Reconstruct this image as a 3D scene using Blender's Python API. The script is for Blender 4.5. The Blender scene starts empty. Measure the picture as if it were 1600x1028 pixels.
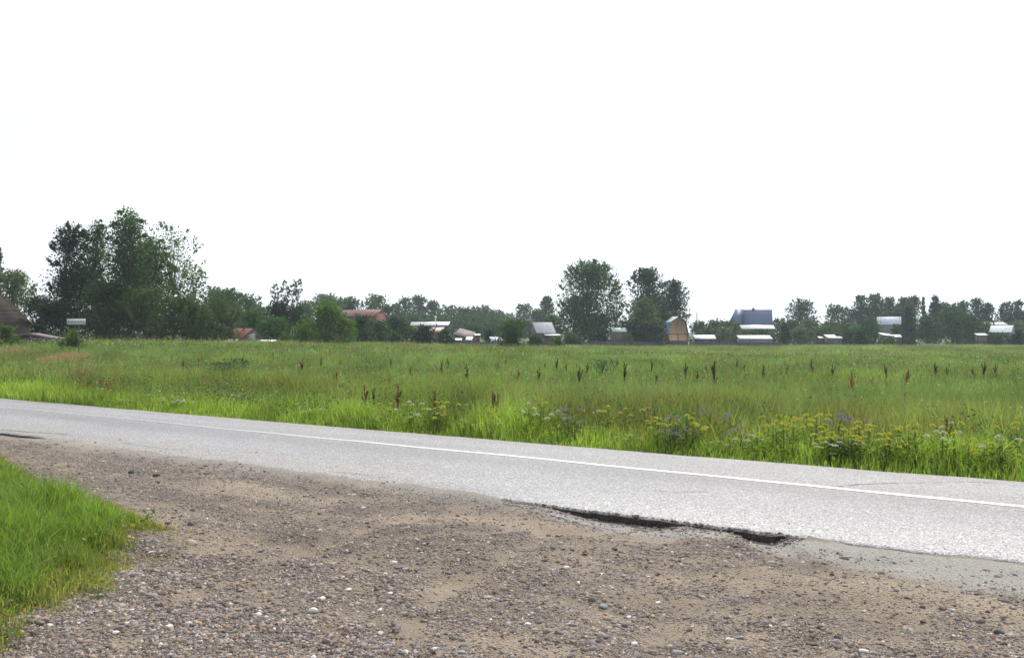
import bpy, math, random
import numpy as np
from mathutils import Vector

SC = bpy.context.scene
COL = SC.collection
R = math.radians

# ------------------------------------------------------------------ camera, world, sun, exposure
CAMH, F, HY = 1.8, 1600.0, 516.0
cam_d = bpy.data.cameras.new("camera"); cam = bpy.data.objects.new("camera", cam_d); COL.objects.link(cam)
cam_d.lens = 36.0; cam_d.sensor_width = 36.0; cam_d.clip_start = 0.05; cam_d.clip_end = 9000
cam.location = (0, 0, CAMH); cam.rotation_euler = (R(90.07), 0, 0)
SC.camera = cam
SUN_EL, SUN_AZ = 50.0, 22.0
world = bpy.data.worlds.new("World"); SC.world = world; world.use_nodes = True
wt = world.node_tree; wt.nodes.clear()
def N(t, typ, **kw):
    n = t.nodes.new(typ)
    for k, v in kw.items(): setattr(n, k, v)
    return n
sky = N(wt, 'ShaderNodeTexSky', sky_type='NISHITA', sun_disc=False, sun_elevation=R(SUN_EL), sun_rotation=R(SUN_AZ), altitude=150, dust_density=3.0)
bg = N(wt, 'ShaderNodeBackground'); wo = N(wt, 'ShaderNodeOutputWorld'); bg.inputs[1].default_value = 0.10
tc = N(wt, 'ShaderNodeTexCoord'); nz = N(wt, 'ShaderNodeTexNoise'); nz.inputs['Scale'].default_value = 3.2
nz.inputs['Detail'].default_value = 6; nz.inputs['Roughness'].default_value = 0.55
mp = N(wt, 'ShaderNodeMapping'); mp.inputs['Scale'].default_value = (1, 1, 3.0)
wt.links.new(tc.outputs['Generated'], mp.inputs[0]); wt.links.new(mp.outputs[0], nz.inputs['Vector'])
sx = N(wt, 'ShaderNodeSeparateXYZ'); wt.links.new(tc.outputs['Generated'], sx.inputs[0])
m1 = N(wt, 'ShaderNodeMath', operation='MULTIPLY_ADD'); wt.links.new(sx.outputs[0], m1.inputs[0]); m1.inputs[1].default_value = 1.7
wt.links.new(nz.outputs[0], m1.inputs[2])
rp = N(wt, 'ShaderNodeMapRange'); wt.links.new(m1.outputs[0], rp.inputs[0])
rp.inputs[1].default_value = -0.42; rp.inputs[2].default_value = 0.12; rp.inputs[3].default_value = 0.66; rp.inputs[4].default_value = 0.97
mx = N(wt, 'ShaderNodeMix', data_type='RGBA'); wt.links.new(rp.outputs[0], mx.inputs[0])
wt.links.new(sky.outputs[0], mx.inputs[6]); mx.inputs[7].default_value = (11.7, 12.4, 13.1, 1)
wt.links.new(mx.outputs[2], bg.inputs[0]); wt.links.new(bg.outputs[0], wo.inputs[0])
sd = Vector((math.sin(R(SUN_AZ))*math.cos(R(SUN_EL)), math.cos(R(SUN_AZ))*math.cos(R(SUN_EL)), math.sin(R(SUN_EL))))
sl = bpy.data.lights.new("sun", 'SUN'); sl.energy = 5.0; sl.angle = R(0.6); sl.color = (1.0, 0.95, 0.86)
so = bpy.data.objects.new("sun", sl); COL.objects.link(so); so.rotation_euler = (-sd).to_track_quat('-Z', 'Y').to_euler(); so.location = (0, 0, 30)
SC.view_settings.view_transform = 'Standard'; SC.view_settings.look = 'None'
SC.view_settings.exposure = 0.06; SC.view_settings.gamma = 1.0
SC.cycles.max_bounces = 7; SC.cycles.transparent_max_bounces = 6; SC.cycles.volume_bounces = 0

# ------------------------------------------------------------------ helpers
rs = np.random.RandomState
def _h(ix, iy, seed):
    n = (ix.astype(np.int64)*374761393 + iy.astype(np.int64)*668265263 + seed*1442695041) & 0xffffffff
    n = ((n ^ (n >> 13))*1274126177) & 0xffffffff
    return ((n ^ (n >> 16)) & 0xffffff)/float(0xffffff)
def vnoise(x, y, seed=0):
    x = np.asarray(x, float); y = np.asarray(y, float)
    ix = np.floor(x); iy = np.floor(y); fx = x-ix; fy = y-iy
    fx = fx*fx*(3-2*fx); fy = fy*fy*(3-2*fy)
    a = _h(ix, iy, seed); b = _h(ix+1, iy, seed); c = _h(ix, iy+1, seed); d = _h(ix+1, iy+1, seed)
    return (a*(1-fx)+b*fx)*(1-fy) + (c*(1-fx)+d*fx)*fy
def fbm(x, y, s=1.0, o=4, seed=0):
    t = 0; a = 1; tot = 0; f = 1.0/s
    for i in range(o):
        t = t + a*vnoise(np.asarray(x)*f+17.3*i, np.asarray(y)*f-9.1*i, seed+i); tot += a; a *= .5; f *= 2.03
    return t/tot
def sm(a, b, x):
    t = np.clip((np.asarray(x, float)-a)/(b-a), 0, 1); return t*t*(3-2*t)

def mesh_np(name, V, Fc, mat, parent=None, col=None, smooth=False, link=True):
    """V (n,3); Fc list of int arrays (m,k) ; col (n,3) per-vertex base-colour variation"""
    me = bpy.data.meshes.new(name)
    V = np.asarray(V, np.float32)
    if not isinstance(Fc, list): Fc = [Fc]
    Fc = [np.asarray(f, np.int32) for f in Fc if len(f)]
    nl = sum(f.size for f in Fc); npoly = sum(len(f) for f in Fc)
    me.vertices.add(len(V)); me.vertices.foreach_set('co', V.ravel())
    me.loops.add(nl); me.polygons.add(npoly)
    me.loops.foreach_set('vertex_index', np.concatenate([f.ravel() for f in Fc]))
    tot = np.concatenate([np.full(len(f), f.shape[1], np.int32) for f in Fc])
    st = np.concatenate([[0], np.cumsum(tot)[:-1]]).astype(np.int32)
    me.polygons.foreach_set('loop_start', st); me.polygons.foreach_set('loop_total', tot)
    if smooth: me.polygons.foreach_set('use_smooth', np.ones(npoly, bool))
    me.update(calc_edges=True)
    if col is not None:
        at = me.color_attributes.new('Col', 'FLOAT_COLOR', 'POINT')
        c4 = np.ones((len(V), 4), np.float32); c4[:, :3] = col
        at.data.foreach_set('color', c4.ravel())
    me.materials.append(mat)
    o = bpy.data.objects.new(name, me)
    if link: COL.objects.link(o)
    if parent is not None: o.parent = parent
    return o
def tag(o, label=None, cat=None, group=None, kind=None):
    if label: o['label'] = label
    if cat: o['category'] = cat
    if group: o['group'] = group
    if kind: o['kind'] = kind
    return o
def empty(name, loc, rz=0, label=None, cat=None, group=None):
    o = bpy.data.objects.new(name, None); COL.objects.link(o); o.location = loc; o.rotation_euler = (0, 0, rz)
    o.empty_display_size = 0.3
    return tag(o, label, cat, group)

class MB:
    def __init__(s): s.v = []; s.q = []; s.t = []; s.n = 0
    def add(s, V, Q=None, T=None):
        V = np.asarray(V, float)
        if Q is not None and len(Q): s.q.append(np.asarray(Q)+s.n)
        if T is not None and len(T): s.t.append(np.asarray(T)+s.n)
        s.v.append(V); s.n += len(V)
    def box(s, x0, x1, y0, y1, z0, z1):
        V = [(x, y, z) for z in (z0, z1) for x, y in ((x0, y0), (x1, y0), (x1, y1), (x0, y1))]
        s.add(V, [(3, 2, 1, 0), (4, 5, 6, 7), (0, 1, 5, 4), (1, 2, 6, 5), (2, 3, 7, 6), (3, 0, 4, 7)])
    def prism(s, P, y0, y1):      # polygon in xz extruded along y (convex), P list of (x,z)
        n = len(P); V = [(x, y0, z) for x, z in P]+[(x, y1, z) for x, z in P]
        Q = [(i, (i+1) % n, n+(i+1) % n, n+i) for i in range(n)]
        T = [(0, i, i+1) for i in range(1, n-1)]+[(n, n+i+1, n+i) for i in range(1, n-1)]
        s.add(V, Q, T)
    def tube(s, P, rad, k=6):
        P = np.asarray(P, float); rad = np.broadcast_to(rad, (len(P),)); n = len(P)
        d = np.gradient(P, axis=0); d /= (np.linalg.norm(d, axis=1)[:, None]+1e-9)
        ref = np.array([0, 0, 1.0]) if abs(d[0][2]) < .9 else np.array([1.0, 0, 0])
        a = np.cross(d, ref); a /= (np.linalg.norm(a, axis=1)[:, None]+1e-9); b = np.cross(d, a)
        th = np.linspace(0, 2*np.pi, k, endpoint=False)
        V = (P[:, None]+rad[:, None, None]*(a[:, None]*np.cos(th)[None, :, None]+b[:, None]*np.sin(th)[None, :, None])).reshape(-1, 3)
        Q = [(i*k+j, i*k+(j+1) % k, (i+1)*k+(j+1) % k, (i+1)*k+j) for i in range(n-1) for j in range(k)]
        T = [(0, j+1, j) for j in range(1, k-1)]+[((n-1)*k, (n-1)*k+j, (n-1)*k+j+1) for j in range(1, k-1)]
        s.add(V, Q, T)
    def build(s, name, mat, parent=None, link=True, col=None, smooth=False):
        Fc = []
        if s.q: Fc.append(np.concatenate(s.q))
        if s.t: Fc.append(np.concatenate(s.t))
        V = np.concatenate(s.v)
        if col is not None: col = np.tile(np.array(col), (len(V), 1))
        return mesh_np(name, V, Fc, mat, parent, link=link, col=col, smooth=smooth)

# ------------------------------------------------------------------ materials
def newmat(name):
    m = bpy.data.materials.new(name); m.use_nodes = True; t = m.node_tree
    b = t.nodes['Principled BSDF']; return m, t, b
def noise(t, scale, detail=4, coord='Object', stretch=None, rough=.6):
    c = N(t, 'ShaderNodeTexCoord'); n = N(t, 'ShaderNodeTexNoise'); n.inputs['Scale'].default_value = scale
    n.inputs['Detail'].default_value = detail; n.inputs['Roughness'].default_value = rough
    if stretch:
        m = N(t, 'ShaderNodeMapping'); m.inputs['Scale'].default_value = stretch
        t.links.new(c.outputs[coord], m.inputs[0]); t.links.new(m.outputs[0], n.inputs['Vector'])
    else: t.links.new(c.outputs[coord], n.inputs['Vector'])
    return n
def ramp(t, src, stops):
    r = N(t, 'ShaderNodeValToRGB'); e = r.color_ramp.elements
    while len(e) < len(stops): e.new(0.5)
    for i, (p, c) in enumerate(stops): e[i].position = p; e[i].color = (*c, 1) if len(c) == 3 else c
    t.links.new(src, r.inputs[0]); return r
def mul(t, a, b, f=1.0):
    m = N(t, 'ShaderNodeMix', data_type='RGBA', blend_type='MULTIPLY'); m.inputs[0].default_value = f
    t.links.new(a, m.inputs[6]); t.links.new(b, m.inputs[7]); return m.outputs[2]
def bump(t, b, src, strength=.5, dist=.02):
    n = N(t, 'ShaderNodeBump'); n.inputs['Strength'].default_value = strength; n.inputs['Distance'].default_value = dist
    t.links.new(src, n.inputs['Height']); t.links.new(n.outputs[0], b.inputs['Normal'])
def leafmat(name, trans=0.35, rough=.55, tint=(1.25, 1.35, .55), spec=.08):
    m, t, b = newmat(name); a = N(t, 'ShaderNodeAttribute', attribute_name='Col')
    t.links.new(a.outputs['Color'], b.inputs['Base Color']); b.inputs['Roughness'].default_value = rough
    b.inputs['Specular IOR Level'].default_value = spec
    tr = N(t, 'ShaderNodeBsdfTranslucent'); mm = N(t, 'ShaderNodeMix', data_type='RGBA', blend_type='MULTIPLY'); mm.inputs[0].default_value = 1
    t.links.new(a.outputs['Color'], mm.inputs[6]); mm.inputs[7].default_value = (*tint, 1); t.links.new(mm.outputs[2], tr.inputs[0])
    mi = N(t, 'ShaderNodeMixShader'); mi.inputs[0].default_value = trans
    t.links.new(b.outputs[0], mi.inputs[1]); t.links.new(tr.outputs[0], mi.inputs[2])
    t.links.new(mi.outputs[0], t.nodes['Material Output'].inputs[0]); return m
def plain(name, c, rough=.7, sc=3.0, var=.35, stretch=None, bmp=0, metal=0, spec=.5):
    m, t, b = newmat(name); n = noise(t, sc, 5, stretch=stretch)
    lo = tuple(max(0, x*(1-var)) for x in c); hi = tuple(min(1, x*(1+var)) for x in c)
    r = ramp(t, n.outputs[0], [(.3, lo), (.7, hi)]); t.links.new(r.outputs[0], b.inputs['Base Color'])
    b.inputs['Roughness'].default_value = rough; b.inputs['Metallic'].default_value = metal; b.inputs['Specular IOR Level'].default_value = spec
    if bmp: bump(t, b, n.outputs[0], bmp, .03)
    return m
def boards(name, c, width=.15, vertical=True, var=.35):
    """plank cladding: each board its own tone, dark gaps"""
    m, t, b = newmat(name); c_ = N(t, 'ShaderNodeTexCoord'); s = N(t, 'ShaderNodeSeparateXYZ'); t.links.new(c_.outputs['Object'], s.inputs[0])
    if vertical:
        ad = N(t, 'ShaderNodeMath', operation='ADD'); t.links.new(s.outputs[0], ad.inputs[0]); t.links.new(s.outputs[1], ad.inputs[1]); src = ad.outputs[0]
    else: src = s.outputs[2]
    d = N(t, 'ShaderNodeMath', operation='DIVIDE'); t.links.new(src, d.inputs[0]); d.inputs[1].default_value = width
    fl = N(t, 'ShaderNodeMath', operation='FLOOR'); t.links.new(d.outputs[0], fl.inputs[0])
    wn = N(t, 'ShaderNodeTexWhiteNoise', noise_dimensions='1D'); t.links.new(fl.outputs[0], wn.inputs[1])
    fr = N(t, 'ShaderNodeMath', operation='FRACT'); t.links.new(d.outputs[0], fr.inputs[0])
    r = ramp(t, wn.outputs[0], [(0, tuple(x*(1-var) for x in c)), (1, tuple(min(1, x*(1+var)) for x in c))])
    g = ramp(t, fr.outputs[0], [(0, (.25,)*3), (.09, (1, 1, 1))])
    n = noise(t, 4, 4); g2 = ramp(t, n.outputs[0], [(.25, (.7,)*3), (.75, (1.1,)*3)])
    t.links.new(mul(t, mul(t, r.outputs[0], g.outputs[0]), g2.outputs[0]), b.inputs['Base Color']); b.inputs['Roughness'].default_value = .85
    return m
def sheetmat(name, c, c2, rough=.45, period=.18, rust=.5, metal=0.0, amt=.35):
    """corrugated or folded sheet roofing, ribs run down the slope"""
    m, t, b = newmat(name); c_ = N(t, 'ShaderNodeTexCoord'); s = N(t, 'ShaderNodeSeparateXYZ'); t.links.new(c_.outputs['Object'], s.inputs[0])
    mu = N(t, 'ShaderNodeMath', operation='MULTIPLY'); t.links.new(s.outputs[0], mu.inputs[0]); mu.inputs[1].default_value = 2*math.pi/period
    si = N(t, 'ShaderNodeMath', operation='SINE'); t.links.new(mu.outputs[0], si.inputs[0])
    n = noise(t, 1.3, 5, stretch=(2.2, .45, .45)); r = ramp(t, n.outputs[0], [(rust-.12, c), (rust+.12, c2)])
    # seams between sheets
    d = N(t, 'ShaderNodeMath', operation='DIVIDE'); t.links.new(s.outputs[0], d.inputs[0]); d.inputs[1].default_value = .62
    fr = N(t, 'ShaderNodeMath', operation='FRACT'); t.links.new(d.outputs[0], fr.inputs[0])
    g = ramp(t, fr.outputs[0], [(0, (.45,)*3), (.10, (1, 1, 1))])
    t.links.new(mul(t, r.outputs[0], g.outputs[0], .8), b.inputs['Base Color']); b.inputs['Roughness'].default_value = rough
    b.inputs['Metallic'].default_value = metal
    bump(t, b, si.outputs[0], amt, period*.15); return m

M = {}
M['leaf'] = leafmat('leaf', .38)
M['leaf_far'] = leafmat('leaf_far', .25, tint=(1.1, 1.2, .7))
M['grass'] = leafmat('grass', .5, .5, tint=(1.2, 1.15, .6), spec=.25)
M['petal'] = leafmat('petal', .3, .8, tint=(1, 1, .8), spec=.1)
M['seed'] = leafmat('seed', .12, .9, tint=(1.2, .9, .8), spec=.1)
M['bark'] = plain('bark', (.085, .07, .055), .95, 5, .4, (1, 1, .25), .5)
M['birch_bark'] = plain('birch_bark', (.2, .19, .17), .85, 6, .6, (.6, .6, 2.5))
M['stem'] = plain('stem', (.09, .12, .04), .7, 20, .3)
M['old_wood'] = boards('old_wood', (.105, .09, .078), .16)
M['dark_wood'] = boards('dark_wood', (.06, .055, .06), .13)
M['log'] = boards('log', (.085, .066, .064), .19, vertical=False, var=.3)
M['yellow_wood'] = boards("yellow_wood", (.46, .31, .18), .14, var=.12)
M['brown_wood'] = plain('brown_wood', (.13, .07, .045), .8, 4, .3)
M['red_wood'] = boards('red_wood', (.15, .045, .036), .2, var=.2)
M['grey_wall'] = plain('grey_wall', (.13, .135, .155), .85, 3, .25)
M['white_wall'] = plain('white_wall', (.35, .36, .38), .8, 3, .15)
M['red_roof'] = sheetmat('red_roof', (.15, .05, .038), (.22, .105, .085), .5, .2, .52)
M['dark_red_roof'] = sheetmat('dark_red_roof', (.14, .035, .028), (.20, .06, .045), .6, .2, .55)
M['orange_roof'] = sheetmat('orange_roof', (.42, .11, .065), (.25, .12, .09), .45, .22, .5)
M['slate_roof'] = sheetmat('slate_roof', (.33, .33, .34), (.47, .47, .48), .45, .16, .5, amt=.5)
M['white_roof'] = sheetmat('white_roof', (.70, .72, .74), (.85, .86, .88), .3, .16, .42, amt=.15)
M['tin_roof'] = sheetmat('tin_roof', (.62, .64, .67), (.42, .40, .38), .32, .2, .62, metal=.3)
M['blue_roof'] = sheetmat('blue_roof', (.05, .08, .17), (.065, .10, .19), .55, .3, .5, amt=.25)
M['pale_blue_roof'] = sheetmat('pale_blue_roof', (.34, .38, .46), (.42, .47, .55), .45, .3, .5)
M['blue_sheet'] = plain('blue_sheet', (.17, .30, .42), .5, 2, .2)
M['brown_roof'] = plain('brown_roof', (.13, .105, .09), .8, 3, .3, (1, 4, 1))
M['green_roof'] = plain('green_roof', (.33, .42, .33), .6, 3, .25)
M['trim'] = plain('trim', (.55, .55, .55), .6, 5, .1)
M['dark_trim'] = plain('dark_trim', (.07, .06, .065), .7, 5, .2)
M['metal'] = plain('metal', (.5, .5, .52), .35, 5, .15, metal=.6)
M['dark_metal'] = plain('dark_metal', (.08, .06, .06), .6, 5, .3)
M['paint_white'] = plain('paint_white', (.60, .62, .66), .5, 8, .06)
M['paint_black'] = plain('paint_black', (.02, .02, .022), .5, 8, .1)
m, t, b = newmat('glass'); b.inputs['Base Color'].default_value = (.03, .035, .04, 1); b.inputs['Roughness'].default_value = .08; M['glass'] = m
# gravel stone
m, t, b = newmat('stone'); a = N(t, 'ShaderNodeAttribute', attribute_name='Col'); n = noise(t, 90, 3)
r = ramp(t, n.outputs[0], [(.3, (.75,)*3), (.7, (1.15,)*3)]); t.links.new(mul(t, a.outputs['Color'], r.outputs[0]), b.inputs['Base Color'])
b.inputs['Roughness'].default_value = .9; b.inputs['Specular IOR Level'].default_value = .2; bump(t, b, n.outputs[0], .3, .004); M['stone'] = m
# ground
m, t, b = newmat('ground'); a = N(t, 'ShaderNodeAttribute', attribute_name='Col')
n = noise(t, 45, 6, rough=.7); r = ramp(t, n.outputs[0], [(.25, (.6,)*3), (.75, (1.3,)*3)])
v = N(t, 'ShaderNodeTexVoronoi'); v.inputs['Scale'].default_value = 55; c_ = N(t, 'ShaderNodeTexCoord'); t.links.new(c_.outputs['Object'], v.inputs['Vector'])
n3 = noise(t, 5, 3); r2 = ramp(t, v.outputs['Distance'], [(.0, (1.1, 1.08, 1.08)), (.45, (.8, .78, .76))])
t.links.new(mul(t, mul(t, a.outputs['Color'], r.outputs[0]), r2.outputs[0], .7), b.inputs['Base Color']); b.inputs['Roughness'].default_value = .85
b.inputs['Specular IOR Level'].default_value = .25
ad = N(t, 'ShaderNodeMath', operation='SUBTRACT'); t.links.new(n.outputs[0], ad.inputs[0]); t.links.new(v.outputs['Distance'], ad.inputs[1])
bump(t, b, ad.outputs[0], .9, .018); M['ground'] = m
# asphalt
m, t, b = newmat('asphalt'); a = N(t, 'ShaderNodeAttribute', attribute_name='Col'); c_ = N(t, 'ShaderNodeTexCoord')
v = N(t, 'ShaderNodeTexVoronoi'); v.inputs['Scale'].default_value = 75; t.links.new(c_.outputs['Object'], v.inputs['Vector'])
wn = N(t, 'ShaderNodeSeparateColor'); t.links.new(v.outputs['Color'], wn.inputs[0])
r = ramp(t, wn.outputs[0], [(0, (.35, .35, .37)), (.35, (.8, .79, .8)), (.75, (1.15, 1.14, 1.15)), (1, (2.1, 2.1, 2.1))])
n = noise(t, 160, 3); r2 = ramp(t, n.outputs[0], [(.3, (.7,)*3), (.7, (1.2,)*3)])
t.links.new(mul(t, mul(t, a.outputs['Color'], r.outputs[0]), r2.outputs[0], .8), b.inputs['Base Color'])
b.inputs['Roughness'].default_value = .52; b.inputs['Specular IOR Level'].default_value = .4
ad = N(t, 'ShaderNodeMath', operation='SUBTRACT'); t.links.new(n.outputs[0], ad.inputs[0]); t.links.new(v.outputs['Distance'], ad.inputs[1])
bump(t, b, ad.outputs[0], .8, .007); M['asphalt'] = m
# worn road paint
m, t, b = newmat('road_paint'); a = N(t, 'ShaderNodeAttribute', attribute_name='Col'); n = noise(t, 60, 4); n2 = noise(t, 2, 3)
ad = N(t, 'ShaderNodeMath', operation='ADD'); t.links.new(n.outputs[0], ad.inputs[0]); t.links.new(n2.outputs[0], ad.inputs[1])
r = ramp(t, ad.outputs[0], [(.40, (.40, .40, .41)), (.53, (1, 1, 1))]); t.links.new(mul(t, a.outputs['Color'], r.outputs[0]), b.inputs['Base Color']); b.inputs['Roughness'].default_value = .6
e = r.color_ramp; M['road_paint'] = m
for nd in t.nodes:
    if nd.type == 'MATH': pass
M['crack'] = plain('crack', (.05, .048, .045), .95, 30, .3)

# ------------------------------------------------------------------ road outline (plan curves) and terrain height
def curve(pts):
    P = np.array(pts, float)
    def f(x):
        x = np.asarray(x, float); y = np.interp(x, P[:, 0], P[:, 1])
        y = np.where(x < P[0, 0], P[0, 1]+(x-P[0, 0])*(P[1, 1]-P[0, 1])/(P[1, 0]-P[0, 0]), y)
        return np.where(x > P[-1, 0], P[-1, 1]+(x-P[-1, 0])*(P[-1, 1]-P[-2, 1])/(P[-1, 0]-P[-2, 0]), y)
    def g(x):   # smoothed
        return sum(f(np.asarray(x)+d) for d in np.linspace(-1.6, 1.6, 9))/9
    return g
yfar = curve([(-60, 62), (-40, 47.5), (-24, 35.3), (-13.6, 27.1), (-5.1, 20.5), (0, 16.6), (3.5, 13.95), (6.1, 12.15), (12, 8.0)])
yline = curve([(-60, 58.8), (-40, 44.3), (-24, 32.6), (-11.9, 23.7), (-4.5, 17.9), (0, 14.35), (2.96, 11.95), (5.12, 10.25), (12, 4.9)])
ynear = curve([(-60, 53), (-40, 39.5), (-24, 28.4), (-9.2, 18.2), (-4.5, 14.3), (.3, 10.6), (2.4, 8.98), (4.0, 7.85), (12, 2.3)])
def near_jag(x): return ynear(x)+.16*(fbm(x, x*0, .55, 4, 31)-.5)+.10*(vnoise(x*5, x*0, 5)-.5)+.05*(vnoise(x*13, x*0, 6)-.5)+.03*(vnoise(x*31, x*0, 7)-.5)
def zroad(x, y):
    mid = (yfar(x)+ynear(x))/2; w = (yfar(x)-ynear(x))/2
    return .035*(1-((y-mid)/w)**2) + .022*(fbm(x, y, 1.7, 3, 8)-.5)
def step(x):   # how deep the shoulder lies under the broken asphalt edge
    return .012+.070*np.clip(sm(.25, .95, x)*(1-sm(1.35, 1.6, x))+.85*sm(1.95, 2.15, x)*(1-sm(2.3, 2.45, x))+.18*sm(1.3, 1.5, x)*(1-sm(2.2, 2.5, x)), 0, 1)+.02*sm(-7.6, -8.6, x)+.014*sm(2.2, 3, x)
GP = np.array([(-9, 16.5), (-7.2, 14.2), (-5.9, 12.6), (-4.95, 11.1), (-3.75, 9.9), (-3.1, 9.3), (-3.0, 8.4), (-2.95, 7.8), (-2.75, 7.1), (-2.8, 6.2), (-3.0, 5.8), (-3.3, 4.9), (-3.5, 3.0), (-12, 1), (-16, 20)])
def inpoly(x, y, P):
    x = np.asarray(x); y = np.asarray(y); c = np.zeros(x.shape, bool); j = len(P)-1
    for i in range(len(P)):
        xi, yi = P[i]; xj, yj = P[j]
        c ^= ((yi > y) != (yj > y)) & (x < (xj-xi)*(y-yi)/(yj-yi+1e-12)+xi); j = i
    return c
def edged(x, y, P):  # distance to polygon outline, positive inside
    d = np.full(np.shape(x), 1e9)
    for i in range(len(P)):
        a = P[i-1]; b = P[i]; ab = b-a; L = ab@ab
        tt = np.clip(((x-a[0])*ab[0]+(y-a[1])*ab[1])/L, 0, 1)
        d = np.minimum(d, np.hypot(x-a[0]-tt*ab[0], y-a[1]-tt*ab[1]))
    return np.where(inpoly(x, y, P), d, -d)
def zfield(x, y):
    d = (y-yfar(x))*.79
    z = -.04-.72*sm(0.3, 13, d)-.95*sm(38, 190, y)
    z = z+1.25*sm(-28, 45, -x)*sm(32, 95, y)
    return z+sm(0, 3, d)*.16*(fbm(x, y, 5.0, 3, 3)-.5)
def tracks(x, y):    # tyre ruts of vehicles turning onto the road: -1 in the rut, + on its shoulders
    t_ = 0
    for (cx, cy, r0, w_) in ((3.5, 6.3, 4.15, .13), (3.5, 6.3, 5.65, .13), (3.2, 5.4, 2.5, .11), (6.0, 2.4, 4.3, .14), (1.0, 1.0, 8.2, .16), (1.0, 1.0, 9.6, .16)):
        q = (np.hypot(x-cx, y-cy)-r0+.35*(fbm(x, y, 1.3, 2, int(r0*10))-.5))/w_
        t_ = t_-np.exp(-q*q)*(.35+.9*vnoise(x*.7, y*.7, int(r0*7)))+.55*np.exp(-(np.abs(q)-1.9)**2*1.6)*vnoise(x*2, y*2, 9)
    return t_
def zshoulder(x, y):
    d = (near_jag(x)-y)
    base = np.where(d < .5, zroad(x, np.minimum(y, ynear(x)))-step(x), -step(x))
    base = -step(x)*(1-.65*sm(.05, 1.6, d))-.01
    ruts = .125*(fbm((.8*x-.6*y)*.3, (.6*x+.8*y)*1.1, .8, 4, 12)-.5)*sm(.15, 1.5, d)+.042*(fbm(x, y, .26, 4, 44)-.5)*sm(0, .6, d)
    g = edged(x, y, GP); ruts = ruts+.030*tracks(x, y)*sm(.2, .7, d); return base+ruts+.10*sm(-.1, .7, g)+sm(0, 3, -x-3)*.0
def gz(x, y):
    x = np.asarray(x, float); y = np.asarray(y, float)
    yn = near_jag(x); yf = yfar(x)
    z = np.where(y > yf-.12, zfield(x, y), np.where(y < yn+.10, zshoulder(x, y), -.14))
    Lm = sm(-8.2, -7.2, x)*(1-sm(-.4, .2, x)); Rm = sm(2.4, 2.75, x); q = y-yn; Lm = Lm+Rm
    zl = zroad(x, np.maximum(y, ynear(x)))+.014-.016*Rm-.034*sm(-.25, .55, q)+.030*(fbm(x, y, .5, 4, 52)-.5)
    z = np.where((q > -.8) & (q < .85) & (Lm > 0), np.where(q < 0, z*(1-Lm*sm(-.8, 0, q))+zl*Lm*sm(-.8, 0, q), np.where(Lm > .5, zl, np.minimum(z, zl))), z)
    return z
def G(x, y): return float(gz(np.array([x]), np.array([y]))[0])
def at(px, Y): return (px-800)/F*Y
def zat(py, Y): return CAMH-(py-HY)/F*Y
def dyn(py): return CAMH*F/(py-HY)

# ground sheet
def gn(x, y):   # where loose gravel lies thick: streaks swept along the turning tracks
    u = .8*x-.6*y; v = .6*x+.8*y; v = v+.25*np.sin(u*.55)
    return .62*fbm(u*.42, v*1.25, .8, 5, 91)+.38*fbm(x, y, .28, 3, 92)+.045*tracks(x, y)
def spaced(core0, core1, step0, lim, grow=1.07, neg=True):
    a = list(np.arange(core0, core1, step0)); s = step0; x = a[-1]
    while x < lim: s *= grow; x += s; a.append(x)
    if neg:
        s = step0; x = a[0]
        while x > -lim: s *= grow; x -= s; a.insert(0, x)
    return np.array(a)
gx = spaced(-9.5, 7.5, .05, 1400); gy = spaced(4.2, 17.5, .05, 1500, 1.035, False)
gy = np.concatenate([[-60, -20, -8, -3, 0, 1.5, 2.6, 3.4, 3.9], gy])
XX, YY = np.meshgrid(gx, gy); ZZ = gz(XX, YY)
V = np.stack([XX, YY, ZZ], -1).reshape(-1, 3); nx = len(gx); ny = len(gy)
ii = (np.arange(ny-1)[:, None]*nx+np.arange(nx-1)[None]).ravel()
Q = np.stack([ii, ii+1, ii+nx+1, ii+nx], 1)
x = V[:, 0]; y = V[:, 1]
dn = near_jag(x)-y; g = edged(x, y, GP)
dirt = np.array([.27, .218, .165]); grav = np.array([.165, .138, .120]); pale = np.array([.31, .30, .285]); soil = np.array([.05, .06, .025]); fieldc = np.array([.06, .09, .025])
k = sm(.34, .66, gn(x, y))[:, None]
C = dirt*(1-k)+grav*k
C = C*(.62+.76*fbm((.8*x-.6*y)*.5, .6*x+.8*y, .6, 5, 77))[:, None]
pm = (sm(.1, .5, x)*sm(0, .1, dn)*(1-sm(.35+.55*sm(1.5, 4, x), .7+1.3*sm(1.5, 4, x), dn+.5*(fbm(x, y, .5, 3, 4)-.5)))*.95)[:, None]
C = C*(1-pm)+pale*pm
pm = (.55*(1-sm(.0, .9, dn+.6*(fbm(x, y, .7, 3, 6)-.5)))*(x < .3))[:, None]; C = C*(1-pm)+pale*pm
gm = sm(.05, .5, g+.5*(fbm(x, y, .3, 3, 2)-.5))[:, None]; C = C*(1-gm)+soil*gm
fm = (y > yfar(x)-.05)[:, None]; dm = sm(.05, .45, (y-yfar(x))+.25*(fbm(x, y, .4, 2, 9)-.5))[:, None]
C = np.where(fm, grav*.8*(1-dm)+fieldc*dm, C)
tag(mesh_np('ground', V, Q, M['ground'], col=C, smooth=True), kind='structure')

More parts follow.
